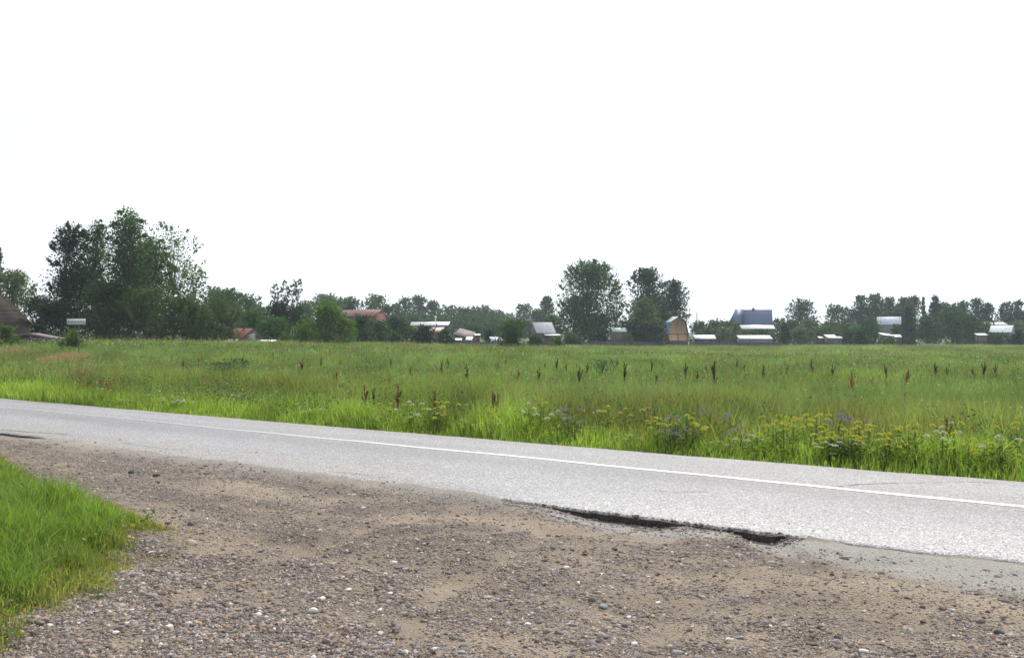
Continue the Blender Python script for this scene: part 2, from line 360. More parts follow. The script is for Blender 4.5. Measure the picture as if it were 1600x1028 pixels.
# road slab
us = np.concatenate([np.arange(-60, -10, .25), np.arange(-10, 7, .03), np.arange(7, 14, .25)])
nv = 46; vv = np.linspace(0, 1, nv); vv = np.concatenate([[0], (vv[1:]*.985+.004)]); vv[-1] = 1
y0 = near_jag(us); y1 = yfar(us)+.05*(fbm(us, us*0, .4, 3, 55)-.5)*2
A = y0[:, None]+(y1-y0)[:, None]*vv[None]; X_ = np.repeat(us[:, None], nv, 1)
Z_ = zroad(X_, A); edge = np.minimum((A-y0[:, None]), .25)/.25; Z_ = Z_-.012*(1-edge)-.010*(fbm(X_, A, .09, 2, 9)-.3)*(1-edge)
top = np.stack([X_, A, Z_], -1)
lo0 = top[:, 0].copy(); lo0[:, 2] = -.2; lo0[:, 1] += .06; ed0 = top[:, 0].copy(); ed0[:, 2] -= .007; ed0[:, 1] += .004; lo1 = top[:, -1].copy(); lo1[:, 2] = -.2
ALL = np.concatenate([lo0[:, None], ed0[:, None], top, lo1[:, None]], 1); m_ = nv+3; nu = len(us)
ii = (np.arange(nu-1)[:, None]*m_+np.arange(m_-1)[None]).ravel(); Q = np.stack([ii, ii+m_, ii+m_+1, ii+1], 1)
V = ALL.reshape(-1, 3); x = V[:, 0]; y = V[:, 1]
t_ = ((y-near_jag(x))/(yfar(x)-near_jag(x)))
base = np.array([.185, .181, .189])
C = base*(.90+.2*fbm(x*.8, y*.8+x*.5, 1.2, 4, 71))[:, None]
C = C*(1+.14*sm(.2, .05, np.abs(t_-.24))*1.0)[:, None]*(1+.10*sm(.12, .03, np.abs(t_-.80)))[:, None]*(.86+.28*fbm((.8*x-.6*y)*.25, (.6*x+.8*y)*1.5, .7, 4, 72))[:, None]*(1-.14*sm(.12, .03, np.abs(t_-.5)))[:, None]
wl = (sm(.34, .02, t_+.25*(fbm(x*.6+y*.3, y, .8, 3, 33)-.5))*sm(-1.0, .8, x))[:, None]; C = C*(1-wl)+np.array([.28, .275, .28])*wl
wd = (sm(.30, .02, t_+.35*(fbm(x, y, .9, 4, 34)-.5))*(1-sm(-2.5, .2, x)))[:, None]; C = C*(1-wd)+np.array([.22, .205, .195])*wd
side = V[:, 2] < -.1; side[np.arange(nu)*m_+1] = True; C[side] = np.array([.06, .05, .048])  # slab sides coloured near black: shadow of the broken edge painted in
road = tag(mesh_np('road', V, Q, M['asphalt'], col=C, smooth=False), kind='structure')
# white line
us2 = np.arange(-60, 14, .1); yc = yline(us2); w = .062
P = np.stack([np.stack([us2+s*w*.6, yc+s*w*.8], -1) for s in (-1, 1)], 1); zz = zroad(P[..., 0], P[..., 1])+.004
V = np.concatenate([P, zz[..., None]], -1).reshape(-1, 3); ii = np.arange(len(us2)-1)*2
wear = sm(-8, 3.5, V[:, 0])[:, None]; C = np.array([.25, .25, .255])*(1-wear)+np.array([.55, .55, .56])*wear
tag(mesh_np('road_marking', V, np.stack([ii, ii+2, ii+3, ii+1], 1), M['road_paint'], col=C), kind='structure')
# cracks in the asphalt
rg = rs(5); cb = MB()
def crack(pts, wd):
    P = [np.array(p) for p in pts]; out = []
    for a, b_ in zip(P[:-1], P[1:]):
        n = max(3, int(np.linalg.norm(b_-a)/.06))
        for i in range(n): out.append(a+(b_-a)*i/n+rg.normal(0, .012, 2))
    out = np.array(out); n = len(out); d = np.gradient(out, axis=0); d /= np.linalg.norm(d, axis=1)[:, None]+1e-9
    nn = np.stack([-d[:, 1], d[:, 0]], 1); ww = wd*(.25+.9*rg.rand(n))[:, None]; ww[0] = ww[-1] = .001
    L = out+nn*ww/2; Rr = out-nn*ww/2; P = np.stack([L, Rr], 1); z = zroad(P[..., 0], P[..., 1])+.003
    V = np.concatenate([P, z[..., None]], -1).reshape(-1, 3); i = np.arange(n-1)*2
    cb.add(V, np.stack([i, i+1, i+3, i+2], 1))
def gp(px, py): Y = dyn(py); return (at(px, Y), Y)
crack([gp(1290, 767), gp(1340, 762), gp(1385, 759), gp(1440, 758), gp(1520, 755), gp(1575, 757)], .018)
crack([gp(1010, 770), gp(1060, 773), gp(1120, 772)], .014)
crack([gp(190, 694), gp(260, 702), gp(300, 705)], .012)
crack([gp(520, 738), gp(560, 742), gp(620, 749)], .012)
crack([gp(0, 672), gp(60, 677), gp(110, 680)], .04)
cb.build('road_crack', M['crack'], road)

# ------------------------------------------------------------------ stones
def ico():
    p = (1+5**.5)/2
    v = np.array([(-1, p, 0), (1, p, 0), (-1, -p, 0), (1, -p, 0), (0, -1, p), (0, 1, p), (0, -1, -p), (0, 1, -p), (p, 0, -1), (p, 0, 1), (-p, 0, -1), (-p, 0, 1)], float)
    f = np.array([(0, 11, 5), (0, 5, 1), (0, 1, 7), (0, 7, 10), (0, 10, 11), (1, 5, 9), (5, 11, 4), (11, 10, 2), (10, 7, 6), (7, 1, 8), (3, 9, 4), (3, 4, 2), (3, 2, 6), (3, 6, 8), (3, 8, 9), (4, 9, 5), (2, 4, 11), (6, 2, 10), (8, 6, 7), (9, 8, 1)])
    return v/np.linalg.norm(v[0]), f
OCT = (np.array([(1, 0, 0), (0, 1, 0), (-1, 0, 0), (0, -1, 0), (0, 0, 1), (0, 0, -1)], float), np.array([(0, 1, 4), (1, 2, 4), (2, 3, 4), (3, 0, 4), (1, 0, 5), (2, 1, 5), (3, 2, 5), (0, 3, 5)]))
def stones(rng, x, y, z, s, base, seedshape):
    bv, bf = base; n = len(x); k = len(bv)
    sc = np.stack([s*(.75+.6*rng.rand(n)), s*(.6+.5*rng.rand(n)), s*(.38+.35*rng.rand(n))], 1)
    P = bv[None]*(1+.6*(rng.rand(n, k, 1)-.5))*sc[:, None]
    P = P+rng.normal(0, .20, P.shape)*s[:, None, None]
    a = rng.rand(n)*6.283; tx = rng.normal(0, .3, n); ca, sa = np.cos(a), np.sin(a)
    Y2 = P[..., 1]*np.cos(tx)[:, None]-P[..., 2]*np.sin(tx)[:, None]; Z2 = P[..., 1]*np.sin(tx)[:, None]+P[..., 2]*np.cos(tx)[:, None]
    X2 = P[..., 0]
    V = np.stack([X2*ca[:, None]-Y2*sa[:, None]+x[:, None], X2*sa[:, None]+Y2*ca[:, None]+y[:, None], Z2+z[:, None]], -1).reshape(-1, 3)
    Fc = (bf[None]+(np.arange(n)*k)[:, None, None]).reshape(-1, 3)
    pal = np.array([(.30, .27, .27), (.23, .205, .21), (.38, .35, .345), (.34, .27, .205), (.17, .145, .14), (.60, .58, .57), (.29, .21, .17)])
    c = pal[rng.choice(7, n, p=[.22, .22, .10, .19, .16, .03, .08])]*(.58+.36*rng.rand(n, 1))*np.array([1.04, 1, .95])
    return V, Fc, np.repeat(c, k, 0)
def scatter(rng, n, y0, y1, half=.60, pw=1.0):
    yy = np.exp(rng.rand(n)**pw*(np.log(y1)-np.log(y0))+np.log(y0)); xx = (rng.rand(n)*2-1)*half*yy; return xx, yy
rng = rs(11)
x, y = scatter(rng, 1300000, 4.6, 19); dn = near_jag(x)-y; g = edged(x, y, GP)
dens = .22+.85*sm(.36, .64, gn(x, y))+.2*sm(-1, -3, x+(8-y)*.3)-.22*np.clip(-tracks(x, y), 0, 1)
dens *= np.where(dn < .35, np.where(x > .1, .12, .5), 1)*np.where((x > 2)&(dn < 1.3), .3, 1)
dens = np.where(dn < 0, .16*np.exp(dn/.45)*np.where(x > -1, .12, 1), dens); dens = np.where(g > .3, .08, dens)
k = rng.rand(len(x)) < dens*.72; x, y, dn = x[k], y[k], dn[k]
s = .0042*np.exp(rng.normal(0, .60, len(x)))*np.where(dn < .2, .7, 1); s = s*(1+.22*sm(.3, -1.2, x)*sm(9.5, 7.5, y)); s = np.clip(s, .0026, .030)
z = np.where(dn > 0, gz(x, y), zroad(x, y))+s*.05
big = s > .0115
# crumbled bits lying in and before the broken edge
xe = rng.rand(5200)*2.6-.1; ye = near_jag(xe)-.30*rng.rand(5200)**1.6+.03; kk = rng.rand(5200) < .25+.75*sm(.45, .6, fbm(xe, ye, .25, 2, 66)); xe, ye = xe[kk], ye[kk]
se = .006*np.exp(rng.normal(0, .6, len(xe))); se = np.clip(se, .003, .028); x = np.concatenate([x, xe]); y = np.concatenate([y, ye]); s = np.concatenate([s, se]); z = np.concatenate([z, np.where(ye > near_jag(xe), zroad(xe, ye), gz(xe, np.minimum(ye, near_jag(xe))))+se*.1]); big = s > .0115
V1, F1, C1 = stones(rng, x[big], y[big], z[big], s[big], ico(), 0); V2, F2, C2 = stones(rng, x[~big], y[~big], z[~big], s[~big], OCT, 0)
tag(mesh_np('gravel', np.concatenate([V1, V2]), np.concatenate([F1, F2+len(V1)]), M['stone'], col=np.concatenate([C1, C2])), 'loose grey and purplish gravel strewn over the dirt road shoulder', 'gravel', kind='stuff')
# the single stones one can point at: (px, py, size px, label)
ST = [(488, 956, 22, 1, 'pale flat stone lying alone in the lower gravel, brightest of the lower left half'), (300, 812, 16, 0, 'dark stone in the gravel just right of the grass tip'), (300, 850, 20, 3, 'flat tan stone below the dark stone beside the grass'),
 (543, 915, 13, 1, 'small whitish round stone above and right of the pale flat stone'), (1443, 964, 13, 0, 'dark upright egg-shaped stone at the edge of the pale strip'), (1282, 972, 15, 0, 'dark stone heading a small heap of gravel at lower right'),
 (1310, 986, 13, 0, 'purplish stone at the foot of the small gravel heap at lower right'), (1562, 985, 16, 0, 'dark brown stone sitting on bare tan dirt near the right edge'), (1568, 1003, 12, 0, 'rounded dark stone below the brown one at the right edge'),
 (1350, 1004, 15, 1, 'wide grey stone with pale top on dirt near the bottom right'), (1210, 1000, 10, 3, 'small grey-pink stone alone on dirt near the bottom'), (1156, 981, 14, 2, 'angular grey stone with a long shadow at the bottom centre right'),
 (944, 938, 18, 2, 'blue-grey angular stone in the middle of the dirt'), (925, 932, 14, 0, 'nearly black stone next to the blue-grey angular stone'), (972, 943, 11, 0, 'dark round stone right of the black and blue-grey pair'),
 (982, 949, 11, 1, 'cream coloured stone touching the ground beside the dark round stone'), (935, 919, 12, 3, 'tan stone just above the black stone'), (857, 833, 12, 0, 'dark stone on the dirt just below the left end of the broken road edge'),
 (884, 884, 15, 1, 'pale flat slab on the dark gravel patch in the centre'), (960, 857, 14, 0, 'rust brown stone on tan dirt below the broken road edge'), (1040, 838, 9, 0, 'small brown stone on pale ground below the road edge'),
 (604, 1004, 22, 2, 'dark grey lumpy stone at the bottom centre left'), (823, 972, 13, 1, 'white chip with dark companion at the bottom centre'), (990, 1000, 14, 1, 'flat white chip near the bottom edge, right of centre'),
 (1060, 1012, 22, 2, 'long grey stone near the bottom edge among small pebbles'), (615, 871, 12, 1, 'bright flat chip on the gravel left of centre'), (610, 925, 12, 1, 'bright chip below the flat chip left of centre'),
 (720, 1022, 16, 2, 'grey stone on the bottom edge of the gravel'), (254, 955, 16, 2, 'round grey stone in the coarse gravel at lower left'), (325, 950, 15, 2, 'blue-grey stone in the coarse gravel right of the round one'),
 (265, 978, 14, 1, 'pale stone in the coarse gravel nearest the grass'), (180, 985, 15, 1, 'whitish stone in the coarse gravel near the lower left corner'), (310, 912, 13, 0, 'dark purplish stone above the coarse gravel heap'),
 (245, 745, 14, 0, 'dark flat stone on the gravel left, near the road'), (205, 739, 12, 0, 'dark stone farthest left on the gravel strip')]
icoV, icoF = ico()
spal = [(.10, .085, .085), (.58, .55, .55), (.25, .25, .28), (.36, .29, .23)]
def subdiv(v, f):
    v = list(map(tuple, v)); cache = {}; out = []
    def mid(a, b):
        k = (min(a, b), max(a, b))
        if k not in cache:
            p = (np.array(v[a])+np.array(v[b]))/2; v.append(tuple(p/np.linalg.norm(p))); cache[k] = len(v)-1
        return cache[k]
    for a, b, c in f:
        d, e, g_ = mid(a, b), mid(b, c), mid(c, a); out += [(a, d, g_), (b, e, d), (c, g_, e), (d, e, g_)]
    return np.array(v), np.array(out)
sV, sF = subdiv(icoV, icoF)
for i, (px, py, sz, ci, lab) in enumerate(ST):
    r_ = rs(100+i); Y = dyn(py); X = at(px, Y); s_ = sz/F*Y*.5
    P = sV.copy()
    for j in range(11):      # chip flat facets off the lump
        d = r_.normal(size=3); d /= np.linalg.norm(d); h = .50+.28*r_.rand(); pr = P@d; P = P-np.maximum(pr-h, 0)[:, None]*d
    P = P*np.array([1.1, .8, .55 if ci != 0 else .7])*s_; a = r_.rand()*1.2-.6
    P = np.stack([P[:, 0]*math.cos(a)-P[:, 1]*math.sin(a), P[:, 0]*math.sin(a)+P[:, 1]*math.cos(a), P[:, 2]], 1)
    o = mesh_np('stone', P, sF, M['stone'], col=np.tile(np.array(spal[ci])*(.9+.2*r_.rand()), (len(P), 1)))
    o.location = (X, Y, G(X, Y)+s_*.22); tag(o, lab, 'stone', 'larger stones on the gravel')

def solveY(px, ytop, Ht, off):
    ys = np.arange(10, 110, .25); xs = at(px, ys); ok = ys > yfar(xs)+off; ys, xs = ys[ok], xs[ok]
    Hc = zat(ytop, ys)-gz(xs, ys); g_ = np.abs(Hc-Ht) < .08
    i = np.nonzero(g_)[0][-1] if g_.any() else int(np.argmin(np.abs(Hc-Ht))); return float(ys[i]), float(Hc[i])
# ------------------------------------------------------------------ grass
def blades(rng, x, y, z, h, w, lean, col, seg=3, stiff=.5, tipd=None):
    """tapered bent blades; seg = number of triangles 1..3"""
    n = len(x); a = rng.rand(n)*6.283; la = rng.rand(n)*6.283; ca, sa = np.cos(a), np.sin(a)
    dx = np.cos(la)*lean*h; dy = np.sin(la)*lean*h
    B = np.stack([x, y, z-.02], 1); wv = np.stack([ca, sa, np.zeros(n)], 1)*w[:, None]*.5
    T = B+np.stack([dx, dy, h*np.sqrt(np.clip(1-lean**2*.6, .2, 1))], 1)
    if seg == 1:
        V = np.stack([B-wv, B+wv, T], 1); Fc = np.array([[0, 1, 2]])
        cc = np.repeat(col, 3, 0); k = 3
    else:
        Mi = B+np.stack([dx*.32, dy*.32, h*.6], 1)
        V = np.stack([B-wv*.8, B+wv*.8, Mi-wv, Mi+wv, T], 1); Fc = np.array([[0, 1, 3], [0, 3, 2], [2, 3, 4]]); k = 5
        cc = np.repeat(col, 5, 0)
    Fc = (Fc[None]+(np.arange(n)*k)[:, None, None]).reshape(-1, 3)
    return V.reshape(-1, 3), Fc, cc
def join(parts):
    V, Fc, C, o = [], [], [], 0
    for v, f, c in parts: V.append(v); Fc.append(f+o); C.append(c); o += len(v)
    return np.concatenate(V), np.concatenate(Fc), np.concatenate(C)
def grasscol(rng, x, y, near=False):
    n = len(x); d = (y-yfar(x))
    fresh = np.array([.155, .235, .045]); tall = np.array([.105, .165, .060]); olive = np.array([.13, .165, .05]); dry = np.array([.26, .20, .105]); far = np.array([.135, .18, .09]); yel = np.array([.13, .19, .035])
    q = fbm(x, y*.6, 3.2, 3, 15); q2 = fbm(x+50, y*.5, 7.0, 3, 16); q3 = fbm(x, y, 1.1, 3, 19)
    mid = sm(1.0, 4.5, d+5*(q-.5))*(1-sm(6, 18, d+14*(q2-.5)))
    C = fresh*(1-sm(1, 4, d))[:, None]+tall*sm(1, 4, d)[:, None]
    mm = (mid*(.15+.5*sm(.4, .65, q3)))[:, None]; C = C*(1-mm)+olive*mm
    m2 = (sm(.55, .75, q)*mid*.28*sm(.4, .6, q3))[:, None]; C = C*(1-m2)+dry*.8*m2
    m3 = (sm(.5, .68, q2)*.5*sm(2, 8, d))[:, None]; C = C*(1-m3)+yel*m3
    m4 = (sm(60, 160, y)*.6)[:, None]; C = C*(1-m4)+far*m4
    C = C*1.36*(.5+1.0*fbm(x, y*.5, .8+y*.02, 3, 87))[:, None]*(.6+.8*rng.rand(n, 1))
    dd = (rng.rand(n) < .03+.05*mid)[:, None]; C = np.where(dd, dry*(.6+.6*rng.rand(n, 1)), C)
    rr = (rng.rand(n) < .03*mid)[:, None]; C = np.where(rr, np.array([.17, .07, .045])*(.6+.8*rng.rand(n, 1)), C)
    return C
def leafcloud(rng, cx, cy, cz, rr, hh, nper, ls, col, flat=.5):
    n = len(cx); m_ = nper; X = rng.normal(0, .45, (n, m_, 3)); X[..., 2] = rng.rand(n, m_)
    P = np.stack([cx[:, None]+X[..., 0]*rr[:, None], cy[:, None]+X[..., 1]*rr[:, None], cz[:, None]+X[..., 2]*hh[:, None]], -1).reshape(-1, 3)
    C = np.repeat(col, m_, 0)*(.7+.6*rng.rand(n*m_, 1)); return leaves(rng, P, np.repeat(ls, m_)*(.6+.8*rng.rand(n*m_)), C, flat)
def leaves(rng, P, s, C, flat=.5, aspect=.55):
    n = len(P); a = rng.normal(size=(n, 3)); a[:, 2] *= (1-flat); a /= np.linalg.norm(a, axis=1)[:, None]+1e-9
    q = rng.normal(size=(n, 3)); q[:, 2] *= (1-flat*.6); b = np.cross(a, q); b /= np.linalg.norm(b, axis=1)[:, None]+1e-9
    a = a*s[:, None]*.5; b = b*s[:, None]*.5*aspect
    V = np.stack([P-a, P-b, P+a, P+b], 1).reshape(-1, 3)
    Fc = (np.array([[0, 1, 2], [0, 2, 3]])[None]+(np.arange(n)*4)[:, None, None]).reshape(-1, 3)
    return V, Fc, np.repeat(C, 4, 0)
rng = rs(3); parts = []
def fieldscatter(n, ya, yb, rel):   # rel: y measured from the road edge along each column
    yy = np.sqrt(rng.rand(n)*(yb**2-ya**2)+ya**2); xx = (rng.rand(n)*2-1)*.62*yy
    k = yy > yfar(xx)+.03; return xx[k], yy[k]
# verge and near field
x, y = fieldscatter(420000, 10, 34, 0); d = y-yfar(x)
k = rng.rand(len(x)) < np.clip(1.4-y/40, .35, 1); x, y, d = x[k], y[k], d[k]
dens = np.where(d < .5, sm(.0, .22, d+.22*(fbm(x, y, .35, 2, 41)-.45)), 1); k = rng.rand(len(x)) < dens; x, y, d = x[k], y[k], d[k]
h = (.10+.16*sm(.1, 1.0, d)+.42*sm(1.2, 6, d)+.20*sm(.4, .7, fbm(x, y, 1.5, 3, 61)))*(.55+.8*rng.rand(len(x)))
parts.append(blades(rng, x, y, gz(x, y), h, .006+.007*rng.rand(len(x))+.00022*y, .12+.55*rng.rand(len(x))**1.5, grasscol(rng, x, y)))
x, y = fieldscatter(260000, 30, 75, 0)
h = (.60+.3*fbm(x, y, 4, 3, 62))*(.6+.7*rng.rand(len(x)))
parts.append(blades(rng, x, y, gz(x, y), h, .020+.012*rng.rand(len(x))+.0001*y, .1+.4*rng.rand(len(x)), grasscol(rng, x, y), 3))
x, y = fieldscatter(300000, 70, 215, 0); k = y < 203+8*(fbm(x, x*0, 20, 3, 7)-.5); x, y = x[k], y[k]
h = (.66+.3*fbm(x, y, 9, 3, 63))*(.65+.6*rng.rand(len(x)))
parts.append(blades(rng, x, y, gz(x, y), h, .07+.05*rng.rand(len(x)), .1+.3*rng.rand(len(x)), grasscol(rng, x, y), 1))
V, Fc, C = join(parts); tag(mesh_np('field_grass', V, Fc, M['grass'], col=C), 'tall green meadow grass filling the field beyond the road', 'grass', kind='stuff')
# roadside grass, lower left
x = rng.rand(420000)*7-9.4; y = rng.rand(420000)*12+4.2; k = (x > -.66*y-.3); x, y = x[k], y[k]; g = edged(x, y, GP)
e = g+.22+.75*(fbm(x, y, .45, 4, 18)-.5); k = (rng.rand(len(x)) < .85*sm(-.35, .5, e)**1.6); x, y, g, e = x[k], y[k], g[k], e[k]
h = (.03+.165*sm(.1, .85, e)+.12*sm(.45, .7, fbm(x, y, .6, 2, 10))*sm(.2, .8, e))*(.5+.9*rng.rand(len(x)))
n = len(x); lu = np.array([.150, .255, .045]); ol = np.array([.22, .23, .07]); st = np.array([.34, .27, .14])
kk = sm(.15, .8, e+.3*(fbm(x, y, .5, 3, 25)-.5))[:, None]; C = (ol*(1-kk)+lu*kk)*(.55+.9*rng.rand(n, 1))*(.65+.7*fbm(x, y, .35, 3, 88))[:, None]
C = np.where((rng.rand(n) < .04+.10*(1-kk[:, 0]))[:, None], st*(.6+.6*rng.rand(n, 1)), C)
A1 = blades(rng, x, y, gz(x, y), h, .0045+.0045*rng.rand(n), .15+.75*rng.rand(n)**1.3, C)
ww = rng.rand(1400, 2)*[7, 12]+[-9.4, 4.2]; ge = edged(ww[:, 0], ww[:, 1], GP)+.2*(fbm(ww[:, 0], ww[:, 1], .4, 2, 5)-.5); ww = ww[(ge > .0) & (rng.rand(1400) < .55)]; nn = len(ww)
A2 = leafcloud(rng, ww[:, 0], ww[:, 1], gz(ww[:, 0], ww[:, 1]), .07+.05*rng.rand(nn), .08+.16*rng.rand(nn), 14, .025+.02*rng.rand(nn), np.array([(.10, .19, .03), (.14, .20, .04), (.07, .14, .03)])[rng.randint(0, 3, nn)], .6)
V, Fc, C = join([A1, A2]); tag(mesh_np('verge_grass', V, Fc, M['grass'], col=C), 'bright lush green grass clump at the lower left beside the gravel', 'grass', kind='stuff')
# leafy herbs mixed in the meadow + tiny flowers: leaf sprays
x, y = fieldscatter(26000, 11, 90, 0); d = y-yfar(x); k = rng.rand(len(x)) < (.35+.65*sm(.42, .62, fbm(x, y, 2.2, 3, 28)))*sm(.3, 1.5, d); x, y = x[k], y[k]
hp = np.array([(.045, .09, .035), (.08, .15, .03), (.12, .17, .035), (.05, .095, .05), (.17, .085, .05), (.19, .18, .04)])[np.minimum(5, (fbm(x, y, 1.8, 2, 48)*5+rng.rand(len(x))*2.2-.6).astype(int).clip(0))]
L1 = leafcloud(rng, x, y, gz(x, y), .16+.12*rng.rand(len(x)), .35+.55*rng.rand(len(x)), 26, np.full(len(x), .040)+.0007*y, hp)
bx = np.array([at(350, 44), at(960, 48), at(365, 48), at(340, 42)]); by = np.array([44, 48, 48, 42.]); 
L2 = leafcloud(rng, np.repeat(bx, 6)+rng.normal(0, .5, 24), np.repeat(by, 6)+rng.normal(0, .5, 24), gz(np.repeat(bx, 6), np.repeat(by, 6)), np.full(24, .5), np.full(24, 1.15), 160, np.full(24, .09), np.tile((.05, .09, .05), (24, 1)))
V, Fc, C = join([L1, L2]); tag(mesh_np('meadow_herbs', V, Fc, M['leaf'], col=C), 'leafy green weeds mixed through the meadow grass', 'weeds', kind='stuff')
x, y = fieldscatter(9000, 12, 90, 0); d = y-yfar(x); k = rng.rand(len(x)) < (.1+.9*sm(.5, .7, fbm(x, y, 2.5, 3, 29)))*sm(.2, .8, d); x, y, d = x[k], y[k], d[k]
fc = np.array([(.62, .62, .58), (.62, .62, .58), (.50, .48, .10), (.45, .42, .48), (.55, .56, .36)])[rng.randint(0, 5, len(x))]
zz = gz(x, y)+(.16+.14*sm(.3, 1, d)+.42*sm(1.2, 6, d))*(.8+.5*rng.rand(len(x)))
L = leafcloud(rng, x, y, zz, .02+.02*rng.rand(len(x)), np.full(len(x), .03), 5, .014+.0006*y, fc, .9)
V, Fc, C = L; tag(mesh_np('meadow_flowers', V, Fc, M['petal'], col=C), 'tiny white and yellow flowers speckling the meadow', 'flowers', kind='stuff')
x, y = fieldscatter(9000, 14, 120, 0); d = y-yfar(x); k = rng.rand(len(x)) < (1-.6*sm(40, 80, y))*(.15+.7*sm(.4, .65, fbm(x, y*.6, 5, 3, 38)))*sm(.5, 3, d); x, y = x[k], y[k]; n = len(x)
pc = np.array([(.20, .17, .08), (.16, .12, .08), (.10, .14, .05), (.22, .20, .10)])[rng.randint(0, 4, n)]
A1 = blades(rng, x, y, gz(x, y), .8+.45*rng.rand(n), .006+.0004*y, .05+.25*rng.rand(n), pc, 3)
tl = leafcloud(rng, x, y, gz(x, y)+.72+.35*rng.rand(n), np.full(n, .035), np.full(n, .16), 12, .02+.0008*y, pc*1.1, .1)
V, Fc, C = join([A1, tl]); tag(mesh_np('seeding_grass', V, Fc, M['grass'], col=C), 'taller seeding grass stalks standing above the meadow', 'grass', kind='stuff')
# tan dry grass patches on the left
parts = []
for (px, py, rx, ry, n) in ((106, 566, 1.5, 3.6, 34000), (20, 556, 1.2, 3.5, 8000)):
    Yc, _ = solveY(px, py-7, .8, 3); Xc = at(px, Yc); n = int(n*.45); rx *= 1.3; ry *= 1.5; u = rng.normal(0, .42, (n, 2)); x = Xc+u[:, 0]*rx; y = Yc+u[:, 1]*ry
    C = np.array([.34, .235, .175])*(.6+.6*rng.rand(n, 1)); h = (.72+.25*rng.rand(n))*np.exp(-(u**2).sum(1)*1.1)*(.6+.6*rng.rand(n))
    parts.append(blades(rng, x, y, gz(x, y), h+.12, .012+.012*rng.rand(n), .1+.35*rng.rand(n), C))
V, Fc, C = join(parts); tag(mesh_np('dry_grass', V, Fc, M['grass'], col=C), 'pinkish tan dried grass patches standing in the left of the field', 'dry grass', kind='stuff')

# ------------------------------------------------------------------ individual field plants
def lnk(src, parent, name=None):
    c = src.copy(); COL.objects.link(c); c.parent = parent; return c
def proto_dock(seed, red):
    r_ = rs(seed); st = MB(); st.tube([(0, 0, 0), (.01, 0, .5), (r_.normal(0, .03), 0, 1.1)], [.009, .007, .003], 4)
    lines = [((0.0, 0, .55), (r_.normal(0, .03), 0, 1.15))]
    for i in range(4+r_.randint(3)):
        z0 = .50+.28*r_.rand(); a = r_.rand()*6.28; L = .18+.16*r_.rand(); e = (math.cos(a)*.10, math.sin(a)*.10, z0+L); lines.append(((0, 0, z0), e)); st.tube([(0, 0, z0-.03), e], [.004, .002], 3)
    P = []
    for a, b_ in lines:
        a, b_ = np.array(a), np.array(b_); m_ = int(110*np.linalg.norm(b_-a)/.3); t_ = r_.rand(m_)[:, None]; P.append(a+(b_-a)*t_+r_.normal(0, .011, (m_, 3)))
    P = np.concatenate(P); c = np.array([.17, .062, .040] if red == 1 else ([.055, .036, .026] if red == 0 else [.30, .14, .07]))
    V, Fc, C = leaves(r_, P, np.full(len(P), .030), c*(.6+.8*r_.rand(len(P), 1)), .1, .8)
    lp = np.stack([r_.normal(0, .07, 40), r_.normal(0, .07, 40), r_.rand(40)*.5], 1); LV, LF, LC = leaves(r_, lp, np.full(40, .11), np.tile((.07, .11, .035), (40, 1))*(.7+.6*r_.rand(40, 1)), .3, .35)
    return (st.build('stem', M['seed'], link=False, col=(.12, .07, .04)), mesh_np('seed_head', V, Fc, M['seed'], col=C, link=False), mesh_np('foliage', LV, LF, M['leaf'], col=LC, link=False))
docks = {k: [proto_dock(200+k*10+i, k) for i in range(3)] for k in (0, 1, 2)}
used = set()
ORD = ['leftmost', 'second from left', 'third from left', 'fourth from left', 'fifth from left', 'sixth from left', 'seventh from left', 'eighth from left', 'ninth from left', 'tenth from left', 'eleventh from left', 'twelfth from left']
TENS = ['', '', 'twenty', 'thirty', 'forty', 'fifty', 'sixty', 'seventy', 'eighty', 'ninety']
ONES = ['', 'first', 'second', 'third', 'fourth', 'fifth', 'sixth', 'seventh', 'eighth', 'ninth']
TEENS = ['tenth', 'eleventh', 'twelfth', 'thirteenth', 'fourteenth', 'fifteenth', 'sixteenth', 'seventeenth', 'eighteenth', 'nineteenth']
def ordinal(i):
    n = i+1
    if n == 1: return 'leftmost'
    w = ONES[n] if n < 10 else TEENS[n-10] if n < 20 else (TENS[n//10][:-1]+'ieth' if n % 10 == 0 else TENS[n//10]+'-'+ONES[n % 10])
    return w+' from the left'
def place_dock(px, ytop, kind, label, group, scale=1.0, tilt=0, i=0):
    Y, H = solveY(px, ytop, 1.12*scale, 2.0); X = at(px, Y); z = G(X, Y); scale = H/1.12
    e = empty('dock_plant', (X, Y, z), (i*2.4) % 6.28, label, 'wild plant', group); e.scale = (scale*(.8 if kind == 0 else 1.05),)*2+(scale,); e.rotation_euler[1] = tilt
    for s_ in docks[kind][i % 3]: lnk(s_, e)
D0 = [(500,558),(610,560),(655,562),(700,560),(790,562),(870,560),(885,568),(965,562),(1020,563),(1150,561),(1165,569),(1270,562),(1300,570),(1340,562),(1410,563),(1440,570),(1500,562),(1555,570),(1575,562),(380,556),(350,562),(230,548),(470,562),(533,562),(557,565),(585,607),(689,563),(724,566),(833,570),(845,574),(854,566),(902,568),(917,567),(932,570),(940,568),(1001,570),(1035,567),(1070,568),(1090,577),(1124,570),(1184,562),(1191,570),(1245,565),(1230,570),(1023,585),(1372,585),(1461,567),(1481,574),(1386,570),(427,552),(445,555),(310,560),(857,571),(905,573),(936,573),(1590,575),(1535,565),(1103,571),(288,562),(730,570),(777,566)]
D1 = [(526,583),(573,602),(642,573),(611,588),(623,602),(680,612),(755,611),(770,613),(777,616),(808,578),(1023,590),(1365,590),(1415,578),(1418,580),(1523,574),(1226,566),(592,590),(657,600),(748,606),(1190,580),(730,604),(741,607),(222,552),(1384,592),(1480,655)]
